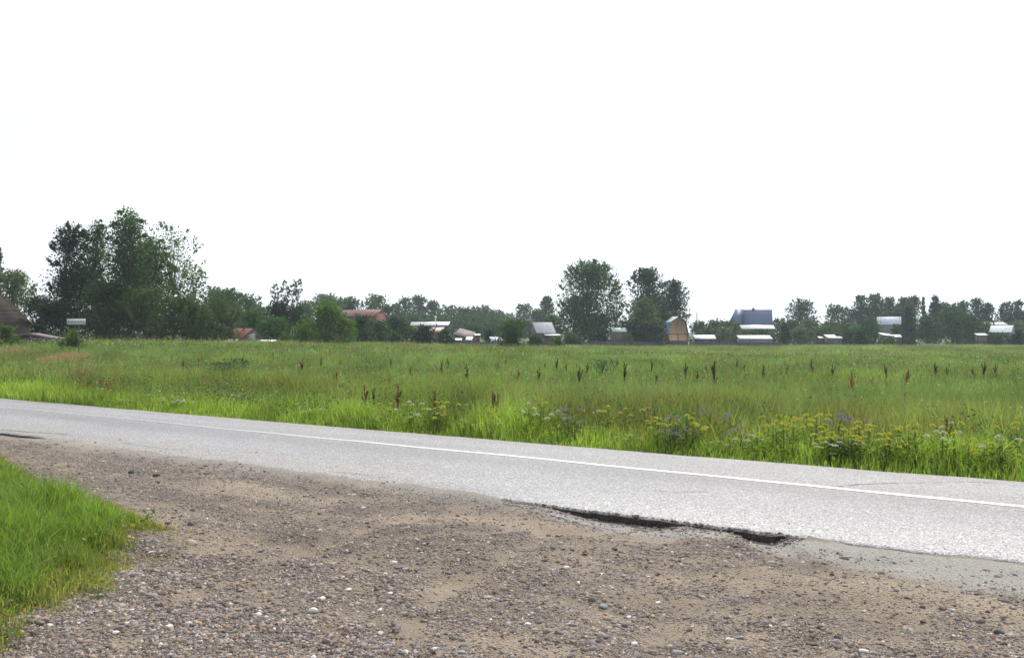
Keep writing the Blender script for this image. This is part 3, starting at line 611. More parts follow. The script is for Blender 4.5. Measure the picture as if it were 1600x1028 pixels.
for i, (px, py) in enumerate(sorted(D0)): place_dock(px, py, 0, ordinal(i)+' of the thin blackish dock stalks rising above the field', 'dark dock stalks in the field', .72+.5*((i*37) % 10)/10, ((i*13) % 7-3)*.03, i)
for i, (px, py) in enumerate(sorted(D1)): place_dock(px, py, 1, ordinal(i)+' of the reddish brown dock stalks in the meadow', 'reddish dock stalks in the meadow', .8+.3*((i*29) % 10)/10, ((i*11) % 7-3)*.04, i+1)
place_dock(1116, 565, 0, 'tallest blackish dock stalk in the field, left of the long white roof above it', None, 1.45, 0, 1)
place_dock(975, 566, 0, 'thick black dock stalk right of the dark bushy weed in the middle field', None, 1.3, .03, 2)
place_dock(736, 599, 1, 'big dense red brown dock cluster in front of the smaller red ones near the verge', None, 1.15, 0, 0)
place_dock(1331, 582, 2, 'orange brown dock stalk, tallest in the right part of the field', None, 1.2, 0, 1)
place_dock(155, 620, 1, 'low rusty dock beside the far road edge at the left', None, .3, 0, 1)

def proto_umbel(seed, col, H=.95, nfl=7, size=.075, leafc=(.10, .15, .03), stiff=.25):
    r_ = rs(seed); st = MB(); heads = []; st.tube([(0, 0, 0), (.01, .01, H*.5), (0, .02, H*.8)], [.007, .006, .004], 4)
    for i in range(nfl):
        a = r_.rand()*6.28; z0 = H*(.35+.35*r_.rand()); rr = stiff*(.4+.7*r_.rand()); p = np.array([math.cos(a)*rr, math.sin(a)*rr, H*(.72+.3*r_.rand())])
        if i == 0: p = np.array([0, .02, H]); z0 = H*.7
        st.tube([(0, 0, z0), (p[0]*.5, p[1]*.5, (z0+p[2])/2+.01), p], [.004, .003, .002], 3); m_ = 70
        q = r_.normal(0, .45, (m_, 2)); Q_ = np.stack([p[0]+q[:, 0]*size, p[1]+q[:, 1]*size, p[2]+.02-.02*(q**2).sum(1)+r_.normal(0, .004, m_)], 1)
        heads.append(leaves(r_, Q_, np.full(m_, .020), np.array(col)*(.7+.5*r_.rand(m_, 1)), .9, .9))
    lp = np.stack([r_.normal(0, .10, 90), r_.normal(0, .10, 90), r_.rand(90)*H*.75], 1)
    L = leaves(r_, lp, np.full(90, .06), np.tile(leafc, (90, 1))*(.7+.6*r_.rand(90, 1)), .5, .45)
    hd = []
    for h_ in heads: hd.append(mesh_np('flower_head', h_[0], h_[1], M['petal'], col=h_[2], link=False))
    return [st.build('stem', M['leaf'], link=False, col=(.11, .15, .04)), mesh_np('foliage', L[0], L[1], M['leaf'], col=L[2], link=False)]+hd
UM = {'y': [proto_umbel(300+i, (.50, .50, .07), .62, 3+i % 3, .040, stiff=.26) for i in range(4)], 'w': [proto_umbel(310+i, (.55, .56, .48), .62, 4, .036) for i in range(3)], 'l': [proto_umbel(320+i, (.30, .29, .34), .60, 7, .030, (.10, .14, .06), .2) for i in range(3)], 'm': [proto_umbel(330+i, (.58, .58, .54), .36, 3, .03) for i in range(2)]}
def umbels(key, spots, name, label, cat, group, seed, Hn):
    r_ = rs(seed); pl = []
    for i, (px, py) in enumerate(sorted(spots)):
        sc = .8+.4*r_.rand(); Y, H = solveY(px, py, Hn*sc, .7); sc = H/Hn
        if sc > .3: pl.append((px, Y, sc))
    for i, (px, Y, sc) in enumerate(pl):
        X = at(px, Y); e = empty(name, (X, Y, G(X, Y)), r_.rand()*6.28, ordinal(i)+' '+label, cat, group); e.scale = (1.1, 1.1, sc)
        for s_ in UM[key][i % len(UM[key])]: lnk(s_, e)
r_ = rs(9)
def cluster(cx, cy, sx_, sy_, n): return [(cx+r_.normal()*sx_*1.25, cy+r_.normal()*sy_*1.5) for _ in range(n)]
ysp = cluster(1275, 655, 30, 8, 8)+cluster(1300, 676, 28, 9, 9)+cluster(1410, 680, 34, 11, 11)+cluster(1400, 645, 40, 9, 7)+cluster(1480, 655, 22, 10, 5)+cluster(1080, 652, 14, 7, 5)+cluster(1195, 658, 25, 10, 5)+cluster(1010, 652, 25, 7, 4)+cluster(1210, 625, 35, 6, 4)+cluster(1570, 680, 20, 12, 6)+cluster(700, 636, 20, 4, 4)+cluster(640, 632, 22, 4, 3)+cluster(1555, 610, 20, 6, 5)+cluster(900, 625, 40, 8, 4)+cluster(450, 590, 60, 10, 3)+cluster(130, 548, 30, 6, 3)
umbels('y', ysp, 'umbel_plant', 'of the yellow flat topped umbel plants in the rough meadow', 'wild plant', 'yellow umbel plants in the meadow', 4, .62)
wsp = cluster(835, 628, 14, 5, 7)+cluster(770, 650, 12, 8, 4)+cluster(1315, 693, 14, 5, 7)+cluster(1490, 676, 30, 8, 3)+cluster(1425, 565, 12, 3, 3)+cluster(1380, 562, 14, 3, 4)+cluster(1075, 606, 4, 2, 1)+cluster(1240, 552, 3, 1, 1)+cluster(1530, 575, 20, 4, 3)+cluster(1110, 690, 60, 8, 6)+cluster(560, 640, 60, 8, 4)
umbels('w', wsp, 'white_umbel_plant', 'of the white umbel plants among the meadow weeds', 'wild plant', 'white umbel plants in the meadow', 5, .62)
lsp = cluster(1090, 638, 24, 9, 9)+cluster(1060, 668, 20, 4, 3)+cluster(1310, 650, 18, 5, 2)+cluster(1380, 632, 12, 5, 2)+cluster(895, 645, 8, 3, 2)+cluster(1330, 640, 20, 5, 2)
umbels('l', lsp, 'thistle_plant', 'of the greyish lilac thistle tufts behind the verge', 'wild plant', 'greyish thistles in the meadow', 6, .60)
msp = cluster(110, 600, 50, 4, 8)+cluster(230, 618, 30, 5, 5)+cluster(290, 622, 20, 5, 8)+cluster(470, 634, 20, 4, 5)+cluster(540, 652, 60, 5, 5)+cluster(40, 585, 30, 4, 4)
umbels('m', msp, 'verge_flower', 'of the small white flowering plants in the far verge', 'wild plant', 'small white flowers on the far verge', 7, .36)

# ------------------------------------------------------------------ trees and shrubs
PROF = {
 'round': lambda t: np.sqrt(np.clip(1-((t-.48)/.54)**2, 0, 1)),
 'tall': lambda t: np.sqrt(np.clip(1-((t-.40)/.62)**2, 0, 1))*(1-.25*t),
 'column': lambda t: np.clip(.75+.25*np.sin(t*3), 0, 1)*np.clip((1.04-t)*3.2, 0, 1)**.6,
 'cone': lambda t: np.clip(1.03-t, 0, 1)**.85,
 'dome': lambda t: np.sqrt(np.clip(1-(t/1.03)**2.2, 0, 1)),
 'vase': lambda t: .35+.65*t*np.clip((1.05-t)*4, 0, 1)**.5,
}
NAME = {'birch': 'birch_tree', 'leafy': 'broadleaf_tree', 'willow': 'willow_tree', 'spruce': 'spruce_tree', 'aspen': 'thin_aspen_tree', 'bush': 'bush', 'poplar': 'poplar_tree'}
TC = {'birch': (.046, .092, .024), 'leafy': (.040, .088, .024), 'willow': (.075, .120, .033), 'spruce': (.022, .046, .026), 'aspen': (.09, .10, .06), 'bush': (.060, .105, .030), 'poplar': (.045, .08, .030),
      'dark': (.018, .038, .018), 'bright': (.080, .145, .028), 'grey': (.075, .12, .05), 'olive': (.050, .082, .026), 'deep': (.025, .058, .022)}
TREES = []
def tree(kind, px, ytop, wpx, Y, prof, label, c=None, n=1.0, gap=0.0, cb=.12, group=None, fine=1.0, trunkw=1.0):
    TREES.append(label); r_ = rs(1000+len(TREES)*7)
    X = at(px, Y); z0 = G(X, Y)-.05; H = zat(ytop, Y)-z0; W = wpx/F*Y*(1.22 if kind == 'bush' else 1.12); D = W*.9; color = np.array(TC[c or kind])
    e = empty(NAME[kind], (X, Y, z0), 0, label, 'bush' if kind == 'bush' else 'tree', group)
    pf = PROF[prof]; ch = H*(1-cb); zb = H*cb
    nl = int(np.clip(16+W*H*.55, 18, 110)); lobes = []
    P = []; Cc = []; S = []
    area = W*ch*2.4; leaf = (.0017*Y+.05)*fine; ntot = int(np.clip(n*area/(leaf*leaf)*5.2, 130 if kind == 'aspen' else 1500, 52000))
    lt = r_.rand(nl)**.9; la = r_.rand(nl)*6.283
    rp_ = pf(lt)*W*.5*(.72+.56*vnoise(lt*3.2+len(TREES), la*.9, 3)); rr = np.sqrt(r_.rand(nl))*.9
    rl = W*(.15+.12*r_.rand(nl))*(.6+.5*pf(lt))*(1.25 if kind != 'aspen' else .6); rl = np.minimum(rl, ch*.24)
    rad = np.clip(rp_-rl*.6, 0, None)*rr*1.05
    cx = np.cos(la)*rad; cy = np.sin(la)*rad*(D/W); cz = zb+lt*ch; cz = np.clip(cz, zb+rl*.3, H-rl*.75)
    if kind == 'spruce': rl *= .8
    wts = rl**2; wts /= wts.sum(); cnt = (wts*ntot*.86).astype(int)
    for i in range(nl):
        m_ = cnt[i]; d = r_.normal(size=(m_, 3)); d /= np.linalg.norm(d, axis=1)[:, None]; u = r_.rand(m_)**.42
        bumpy = .75+.5*vnoise(d[:, 0]*2.3+i*7, d[:, 1]*2.3+d[:, 2]*3.1, i)
        q = d*(u*bumpy)[:, None]*rl[i]*np.array([1, 1, .8 if kind != 'birch' else 1.05])
        if kind in ('birch', 'willow'): q[:, 2] -= .25*np.hypot(q[:, 0], q[:, 1])
        if kind == 'spruce': q[:, 2] -= .5*np.hypot(q[:, 0]+cx[i], q[:, 1]+cy[i])*.5
        k_ = r_.rand(m_) > gap*r_.rand()*1.6
        q = q[k_]+np.array([cx[i], cy[i], cz[i]]); P.append(q)
        lc = color*(.72+.62*r_.rand())*np.array([.92+.2*r_.rand(), 1, .9+.2*r_.rand()]); Cc.append(lc*(.72+.56*r_.rand(len(q), 1)))
    # outer sprays break up the outline
    ns = int(26+W*3); m_ = max(10, int(ntot*.14/ns))
    for i in range(ns):
        t_ = r_.rand()**.7; a = r_.rand()*6.283; r0 = pf(np.array([t_]))[0]*W*.5*(.80+.2*r_.rand()); p0 = np.array([math.cos(a)*r0, math.sin(a)*r0, zb+t_*ch*1.0]); L = W*.05+.25+.35*r_.rand()
        dr = np.array([math.cos(a)*.6, math.sin(a)*.6, .75 if kind != 'birch' else .15]); tt = r_.rand(m_)[:, None]
        P.append(p0-dr*L*.5+dr*L*tt+r_.normal(0, L*.12, (m_, 3))); Cc.append(color*(.8+.5*r_.rand())*(.75+.5*r_.rand(m_, 1)))
    P = np.concatenate(P); Cc = np.concatenate(Cc); P[:, 2] = np.maximum(P[:, 2], .05)
    V, Fc, C = leaves(r_, P, leaf*(.6+.8*r_.rand(len(P))), Cc, .25, .6)
    mesh_np('foliage' if kind == 'bush' else 'crown', V, Fc, M['leaf_far'] if Y > 150 else M['leaf'], e, col=C)
    tb = MB(); tr = max(.05, H*.013)*trunkw; j = [(0, 0, 0)]; hh = H*(.88 if kind != 'bush' else .55)
    for i in range(1, 6): j.append((j[-1][0]+r_.normal(0, .012*H), j[-1][1]+r_.normal(0, .012*H), hh*i/5))
    j = np.array(j); stems = 1 if kind != 'bush' else 3
    if kind == 'aspen': stems = 1
    tb.tube(j, tr*np.linspace(1, .2, 6), 6)
    if stems > 1:
        for _ in range(4): a = r_.rand()*6.28; tb.tube([(0, 0, 0), (math.cos(a)*W*.15, math.sin(a)*W*.15, H*.3), (math.cos(a)*W*.3, math.sin(a)*W*.3, H*.6)], [tr*.7, tr*.5, tr*.15], 5)
    for i in range(min(nl, 26)):
        k_ = r_.rand()*.5; s0 = min(cz[i]*.55+.1*H*r_.rand(), hh*.95); b0 = np.array([np.interp(s0, j[:, 2], j[:, q]) for q in (0, 1)]+[s0]); e1 = np.array([cx[i], cy[i], cz[i]])
        mid = (b0+e1)/2+np.array([0, 0, -.04*H]); tb.tube([b0, mid, e1], [tr*.42, tr*.26, tr*.08], 4)
    tb.build('trunk' if kind != 'bush' else 'stem', M['birch_bark'] if kind == 'birch' else M['bark'], e)
    return e

T = tree
# left group
T('leafy', 22, 420, 78, 128, 'tall', 'dark grey-green tree behind the log house roof at the left edge', 'grey', gap=.3)
T('spruce', -6, 380, 44, 135, 'cone', 'spruce tip cut by the left edge of the picture', 'deep')
T('leafy', 62, 462, 50, 128, 'tall', 'shadowy tree filling the gap between the log house and the big dark tree', 'dark')
T('leafy', 112, 352, 92, 118, 'tall', 'very dark bushy tree directly above the white name sign', 'dark', n=1.2, gap=.12)
T('birch', 152, 344, 54, 122, 'tall', 'slim birch top between the dark tree and the tallest birch', 'birch', gap=.35)
T('birch', 200, 328, 92, 114, 'tall', 'tallest birch of the left group, reaching highest in the picture', 'birch', n=1.2, gap=.2)
T('birch', 236, 372, 90, 119, 'tall', 'birch filling the right flank of the tallest birch', 'birch', gap=.3)
T('willow', 268, 352, 105, 124, 'round', 'thin see-through willow on the right of the birch group', 'grey', n=.42, gap=.75)
T('willow', 298, 412, 66, 120, 'round', 'sparse drooping willow boughs at the right end of the left group', 'grey', n=.6, gap=.6)
T('bush', 165, 440, 90, 112, 'dome', 'mid green shrub mass right of the name sign under the birches', 'olive')
T('bush', 225, 450, 90, 110, 'dome', 'olive shrub mass under the tallest birch', 'olive', gap=.2)
T('bush', 285, 462, 80, 112, 'dome', 'olive shrub below the see-through willow', 'olive', gap=.2)
T('bush', 85, 470, 60, 108, 'dome', 'dark shrub left of the name sign', 'dark')
T('bush', 112, 515, 34, 70, 'dome', 'small pale green shrub just under the white name sign', 'grey', gap=.3)
T('bush', 345, 462, 62, 118, 'dome', 'olive bush above the small pale gable', 'olive')
T('bush', 312, 478, 60, 114, 'dome', 'olive bush left of the small pale gable', 'olive')
T('bush', 8, 508, 34, 80, 'dome', 'low green bush in front of the log house wall', 'bush')
# behind, left of centre
T('leafy', 352, 450, 70, 190, 'round', 'rounded tree crown directly behind the olive bushes', 'leafy')
T('leafy', 385, 458, 54, 200, 'round', 'rounded dull tree crown sloping down towards the bare tops', 'leafy')
T('leafy', 330, 449, 40, 205, 'round', 'crown peeping out at the right end of the left group', 'leafy')
T('leafy', 408, 478, 44, 180, 'round', 'lower green crown left of the bare tops', 'grey')
T('aspen', 431, 441, 17, 165, 'vase', 'leftmost of the thin nearly bare aspens', n=.16, gap=.3, cb=.45, trunkw=.35)
T('aspen', 444, 439, 15, 166, 'vase', 'second from left of the thin nearly bare aspens', n=.16, gap=.3, cb=.45, trunkw=.35)
T('aspen', 456, 444, 16, 164, 'vase', 'third from left of the thin nearly bare aspens', n=.16, gap=.3, cb=.45, trunkw=.35)
T('aspen', 465, 437, 15, 166, 'vase', 'rightmost of the thin nearly bare aspens', n=.16, gap=.3, cb=.45, trunkw=.35)
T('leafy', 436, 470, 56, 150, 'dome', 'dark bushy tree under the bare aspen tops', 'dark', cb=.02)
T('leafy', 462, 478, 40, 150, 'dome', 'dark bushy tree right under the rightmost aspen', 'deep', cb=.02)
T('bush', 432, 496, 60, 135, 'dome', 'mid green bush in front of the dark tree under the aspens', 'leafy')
T('bush', 393, 487, 50, 145, 'dome', 'green bush above the small rust-red shed roof', 'leafy')
T('willow', 508, 472, 62, 122, 'round', 'bright green rounded willow left of the long red roof', 'bright', cb=.04, n=1.2)
T('bush', 478, 500, 34, 124, 'dome', 'bright low bush at the left foot of the bright willow', 'bright')
T('bush', 538, 498, 38, 122, 'dome', 'bright low bush at the right foot of the bright willow', 'bright')
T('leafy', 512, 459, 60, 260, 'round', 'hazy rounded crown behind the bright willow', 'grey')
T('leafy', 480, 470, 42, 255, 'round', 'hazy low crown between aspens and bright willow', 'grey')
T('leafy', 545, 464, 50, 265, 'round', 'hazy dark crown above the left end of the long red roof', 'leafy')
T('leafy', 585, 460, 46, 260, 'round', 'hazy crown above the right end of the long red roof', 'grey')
T('leafy', 605, 476, 26, 255, 'round', 'small dark crown right behind the gable of the long red roof', 'leafy')
for i, (px, yt, w) in enumerate([(565, 492, 40), (590, 500, 44), (618, 497, 46), (635, 508, 40), (560, 508, 40), (605, 512, 44)]):
    T('bush', px, yt, w, 150+6*i % 20, 'dome', ['bush below the left half of the long red roof', 'bush under the eave of the long red roof', 'bush right of the red gable wall', 'bush beside the left end of the tin roofed house', 'low bush right of the bright willow in front of the others', 'low front bush below the red gable wall'][i], 'leafy' if i % 2 else 'deep')
# far wood centre
far = [(632, 464, 30, 330, 'leafy', 'tall'), (655, 461, 34, 335, 'leafy', 'tall'), (676, 470, 30, 330, 'leafy', 'tall'), (620, 474, 22, 320, 'leafy', 'tall'), (700, 477, 36, 340, 'leafy', 'round'), (724, 479, 34, 345, 'leafy', 'round'), (748, 480, 34, 350, 'leafy', 'round'), (772, 484, 34, 350, 'leafy', 'round'), (757, 477, 22, 420, 'grey', 'tall'), (795, 490, 30, 400, 'grey', 'round'), (735, 490, 50, 300, 'leafy', 'round'), (690, 492, 46, 300, 'leafy', 'round'), (775, 496, 46, 300, 'leafy', 'round'), (805, 500, 40, 300, 'leafy', 'round'), (650, 490, 44, 290, 'leafy', 'round')]
fl = ['tall hazy crown at the left start of the far wood', 'highest hazy crown of the far wood right of the red gable', 'hazy crown directly left above the white chimney pipe', 'hazy edge tree where the far wood begins', 'hazy round crown above the white chimney pipe', 'hazy round crown right of the white chimney pipe', 'hazy round crown in the middle of the far wood', 'hazy round crown in the right half of the far wood', 'faint blue-grey tree poking up behind the far wood', 'faint bluish last crown before the pale willow', 'lower rounded crown behind the lean-to sheds', 'lower rounded crown behind the tin roofed house', 'lower rounded crown above the scrap sheds', 'lower rounded crown behind the dark round bush', 'lower crown left behind the tin roofed house']
for a, lb in zip(far, fl): T('leafy', a[0], a[1], a[2]*1.2, a[3], a[5], lb, a[4], n=.8)
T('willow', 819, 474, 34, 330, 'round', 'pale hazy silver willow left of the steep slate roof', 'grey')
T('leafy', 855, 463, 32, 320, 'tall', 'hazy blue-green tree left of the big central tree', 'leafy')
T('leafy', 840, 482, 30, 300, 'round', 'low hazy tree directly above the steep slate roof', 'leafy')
T('leafy', 868, 492, 40, 235, 'round', 'mid green tree at the left foot of the big central tree', 'leafy')
T('bush', 663, 508, 36, 150, 'dome', 'dark dense round bush in front of the tin roofed house', 'dark', n=1.3)
T('bush', 698, 514, 26, 160, 'dome', 'dark small bush at the right corner of the tin roofed house', 'deep')
T('bush', 800, 499, 48, 135, 'dome', 'big dark round bush left of the steep slate roof', 'leafy', n=1.2)
T('bush', 742, 506, 40, 240, 'dome', 'green bush behind the lean-to sheds', 'leafy')
T('bush', 770, 508, 36, 235, 'dome', 'green bush behind the scrap sheds', 'leafy')
T('bush', 765, 516, 14, 190, 'dome', 'little dark bush between the sheds left of the round bush', 'dark')
T('bush', 835, 524, 22, 165, 'dome', 'low bush in front of the slate roofed shed wall', 'leafy')
T('bush', 868, 526, 22, 165, 'dome', 'pale low bush at the right corner of the slate roofed shed', 'bright')
T('bush', 893, 522, 26, 185, 'dome', 'bush left of the board fence under the big central tree', 'leafy')
# central big trees
T('leafy', 922, 408, 98, 200, 'round', 'big central tree, tallest in the middle of the picture', 'leafy', n=1.15, gap=.34, cb=.05, fine=1.0, trunkw=1.5)
T('birch', 962, 440, 30, 204, 'tall', 'thin airy flank on the right of the big central tree', 'birch', gap=.6, n=.6)
T('leafy', 900, 462, 50, 203, 'round', 'lower left bough mass beside the big central tree', 'leafy', gap=.2)
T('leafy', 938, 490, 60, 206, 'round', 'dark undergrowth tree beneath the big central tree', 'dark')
T('leafy', 1010, 418, 62, 208, 'round', 'tall dark tree right of the big central tree', 'deep', n=1.1, gap=.2)
T('leafy', 1054, 438, 48, 214, 'round', 'dark tree behind the gambrel house', 'deep', n=1.1, gap=.3, cb=.2)
T('leafy', 1033, 458, 46, 211, 'round', 'dark crown joining the two tall trees right of the big central tree', 'deep')
T('willow', 1005, 464, 66, 196, 'dome', 'rounded lighter green tree in front of the tall dark tree', 'willow', cb=.03)
T('leafy', 1040, 486, 36, 206, 'round', 'low tree pressed against the left side of the gambrel house', 'leafy')
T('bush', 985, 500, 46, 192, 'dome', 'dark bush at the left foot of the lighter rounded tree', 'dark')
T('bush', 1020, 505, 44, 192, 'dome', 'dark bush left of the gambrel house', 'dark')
T('bush', 978, 520, 26, 190, 'dome', 'small light bush beside the green sheet roof', 'bright')
# orchard
orch = [(1092, 502, 34, 240), (1118, 500, 36, 250), (1138, 500, 30, 245), (1105, 512, 36, 225), (1132, 512, 40, 222), (1165, 516, 40, 222), (1190, 515, 38, 220), (1152, 505, 20, 240), (1218, 498, 30, 250), (1240, 500, 36, 240), (1265, 498, 40, 250), (1295, 508, 44, 240), (1322, 504, 44, 250), (1252, 512, 40, 215), (1280, 512, 34, 225), (1330, 514, 40, 215)]
ol_ = ['orchard bush right of the gambrel house', 'orchard bush below the thin pole', 'orchard bush at the left foot of the blue roof', 'orchard bush above the white sheet roof, front row', 'front orchard bush right of the white sheet roof', 'orchard bush between the blue roof and the long white roof', 'orchard bush above the right half of the long white roof', 'little bush touching the left corner of the blue roof', 'bush at the right foot of the blue roof', 'bush left under the round dark tree', 'bush right under the round dark tree', 'bush in front of the small orange gable', 'bush right of the small orange gable', 'front bush right of the dark conifer bush', 'front bush left of the low white roof', 'front bush right of the low white roof']
for i, (a, lb) in enumerate(zip(orch, ol_)): T('bush', *a, 'dome', lb, ['leafy', 'grey', 'bush'][i % 3], n=.9)
T('spruce', 1226, 504, 26, 212, 'cone', 'dark small conifer right of the long white roof', 'deep')
T('leafy', 1251, 467, 48, 280, 'round', 'round dark tree standing alone right of the blue roof', 'deep', gap=.25)
T('leafy', 1302, 475, 36, 300, 'round', 'left half of the pair of grey-green trees above the orange gable', 'leafy', gap=.3)
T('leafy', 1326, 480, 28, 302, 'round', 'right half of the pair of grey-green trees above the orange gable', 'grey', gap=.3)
# right group
rg_ = [('poplar', 1346, 462, 30, 285, 'tall', 'left edge tree of the right hand wood'), ('poplar', 1368, 459, 34, 290, 'tall', 'highest left crown of the right hand wood'), ('poplar', 1390, 464, 28, 292, 'tall', 'loose crown above the pale blue roof'), ('leafy', 1402, 476, 34, 295, 'round', 'low crown right above the pale blue roof'), ('poplar', 1412, 464, 26, 290, 'tall', 'crown between the pale blue roof and the thin spruce'), ('poplar', 1428, 462, 26, 292, 'tall', 'narrow crown left of the thin spruce'), ('spruce', 1443, 465, 14, 295, 'cone', 'thin pointed spruce in the right hand wood'), ('spruce', 1461, 459, 34, 285, 'cone', 'broad dark spruce standing highest in the right hand wood'), ('leafy', 1470, 472, 30, 288, 'round', 'dark crown at the right shoulder of the broad spruce'), ('leafy', 1488, 474, 30, 290, 'tall', 'crown right of the broad spruce'), ('leafy', 1505, 470, 28, 290, 'tall', 'crown in the right half of the right hand wood'), ('poplar', 1526, 466, 30, 285, 'tall', 'tall loose crown near the right end of the wood'), ('leafy', 1544, 474, 26, 285, 'tall', 'dark last crown before the gap in the right hand wood'), ('leafy', 1572, 472, 26, 290, 'tall', 'purplish crown right of the gap'), ('poplar', 1590, 469, 26, 290, 'tall', 'crown near the right edge of the picture'), ('leafy', 1612, 472, 26, 290, 'tall', 'crown cut by the right edge of the picture')]
for i, (k_, px, yt, w, Y, pr, lb) in enumerate(rg_): T(k_, px, yt, w*(1 if k_ == 'spruce' else 1.22), Y, pr, lb, 'spruce' if k_ == 'spruce' else ['deep', 'leafy', 'poplar'][i % 3], n=1.1, gap=.15)
fr = [('bush', 1358, 495, 34, 225, 'dome', 'dark rounded bush left of the broken white roof', 'leafy'), ('spruce', 1420, 476, 38, 225, 'cone', 'dark cone shaped tree right of the broken white roof', 'deep'), ('leafy', 1448, 492, 40, 228, 'dome', 'green tree between the cone tree and the front willow', 'leafy'), ('willow', 1490, 478, 52, 225, 'dome', 'front willow in the middle of the right hand trees', 'leafy'), ('leafy', 1516, 492, 36, 226, 'dome', 'green tree at the right end of the front row', 'leafy'), ('bush', 1402, 508, 22, 240, 'dome', 'bush tucked between pale blue and broken white roofs', 'leafy'), ('bush', 1340, 508, 30, 235, 'dome', 'bush at the left foot of the right hand wood', 'grey'), ('bush', 1542, 502, 34, 250, 'dome', 'bush left of the white house with grey gable', 'leafy'), ('bush', 1590, 516, 16, 215, 'dome', 'dark round bush near the right edge in front', 'dark'), ('bush', 1590, 500, 30, 260, 'dome', 'pale bush behind the white house with grey gable', 'grey'), ('bush', 1562, 520, 34, 222, 'dome', 'low bush in front of the white house with grey gable', 'leafy'), ('bush', 1612, 505, 34, 240, 'dome', 'bush cut by the right edge of the picture', 'leafy'), ('bush', 1545, 520, 26, 224, 'dome', 'low bush left front of the white house with grey gable', 'leafy'), ('bush', 1310, 520, 22, 212, 'dome', 'tiny bush under the low white roof', 'leafy'), ('bush', 1345, 516, 16, 212, 'dome', 'little dark bush left of the dark rounded bush', 'dark'), ('bush', 1390, 526, 20, 206, 'dome', 'yellowish low bush in front of the broken white roof', 'bright')]
for k_, px, yt, w, Y, pr, lb, c in fr: T(k_, px, yt, w, Y, pr, lb, c, cb=.03)

# ------------------------------------------------------------------ buildings
def house(name, label, cat, px, Y, yr, ye, L, W, rot, wall, roof, over=.35, base=None, hip=0, trim='dark_trim', thick=.07, win=(), door=None, name_roof='roof', gableboard=None):
    """gabled house; ridge along local x. yr, ye = picture rows of ridge and eave, L, W in metres, rot in degrees"""
    X = at(px, Y); z0 = G(X, Y)-.15; hr = zat(yr, Y)-z0; he = zat(ye, Y)-z0
    e = empty(name, (X, Y, z0), R(rot), label, cat); wi = W/2-over*.6; hx = L/2
    s = (hr-he)/(W/2); zw = hr-s*wi-thick
    m_ = MB(); P = [(-wi, 0), (wi, 0), (wi, zw), (0, hr-thick-.02), (-wi, zw)]
    V = [(x_, y_, z_) for x_ in (-hx+over, hx-over) for y_, z_ in P]; n = 5
    m_.add(V, [(i, (i+1) % n, n+(i+1) % n, n+i) for i in range(n)], [(0, i+1, i) for i in range(1, n-1)]+[(n, n+i, n+i+1) for i in range(1, n-1)])
    m_.build('wall', M[wall], e)
    for sg in (-1, 1):
        b_ = MB(); p = [(0, hr), (sg*W/2, he), (sg*W/2, he-thick), (0, hr-thick)]
        V = [(x_, y_, z_) for x_ in (-hx, hx) for y_, z_ in p]; b_.add(V, [(0, 1, 2, 3), (7, 6, 5, 4), (0, 4, 5, 1), (1, 5, 6, 2), (2, 6, 7, 3)])
        b_.build(name_roof, M[roof], e)
    bb = MB()
    for sx_ in (-1, 1):
        for sg in (-1, 1):
            p = [(0, hr+.02), (sg*(W/2+.03), he+.0), (sg*(W/2+.03), he-.17), (0, hr-.17)]
            V = [(x_, y_, z_) for x_ in (sx_*hx+sx_*.003, sx_*hx+sx_*.035) for y_, z_ in p]; bb.add(V, [(0, 1, 2, 3), (7, 6, 5, 4), (0, 4, 5, 1), (1, 5, 6, 2), (2, 6, 7, 3), (3, 7, 4, 0)])
    bb.build('barge_board', M[trim], e)
    for (face, u, zc, w_, h_) in win:     # face: 'f' front (-y), 'r' right gable, 'l' left gable
        fr_ = MB(); pn = MB(); d = .05; q = .07
        def bx(mb, u0, u1, z0_, z1_, dep):
            if face == 'f': mb.box(u0, u1, -wi-dep, -wi+.02, z0_, z1_)
            elif face == 'r': mb.box(hx-over-.02, hx-over+dep, u0, u1, z0_, z1_)
            else: mb.box(-hx+over-dep, -hx+over+.02, u0, u1, z0_, z1_)
        bx(pn, u-w_/2, u+w_/2, zc-h_/2, zc+h_/2, .015)
        bx(fr_, u-w_/2-q, u-w_/2, zc-h_/2, zc+h_/2, d); bx(fr_, u+w_/2, u+w_/2+q, zc-h_/2, zc+h_/2, d); bx(fr_, u-w_/2-q, u+w_/2+q, zc+h_/2, zc+h_/2+q, d); bx(fr_, u-w_/2-q, u+w_/2+q, zc-h_/2-q, zc-h_/2, d); bx(fr_, u-.025, u+.025, zc-h_/2, zc+h_/2, d*.7)
        f_ = fr_.build('window', M['trim'], e); pn.build('pane', M['glass'], f_)
    if door:
        u, w_, h_ = door; db = MB(); db.box(u-w_/2, u+w_/2, -wi-.05, -wi+.02, 0.1, h_); dd = db.build('door', M['brown_wood'], e); hb = MB(); hb.box(u+w_*.35, u+w_*.42, -wi-.10, -wi-.05, h_*.48, h_*.52); hb.build('handle', M['metal'], dd)
    return e, (hx, wi, he, hr, zw)
def slabroof(e, name, mat, x0, x1, y0, z0, y1, z1, th=.06):
    b_ = MB(); p = [(y0, z0), (y1, z1), (y1, z1-th), (y0, z0-th)]
    V = [(x_, y_, z_) for x_ in (x0, x1) for y_, z_ in p]; b_.add(V, [(0, 1, 2, 3), (7, 6, 5, 4), (0, 4, 5, 1), (1, 5, 6, 2), (2, 6, 7, 3), (3, 7, 4, 0)]); return b_.build(name, M[mat], e)
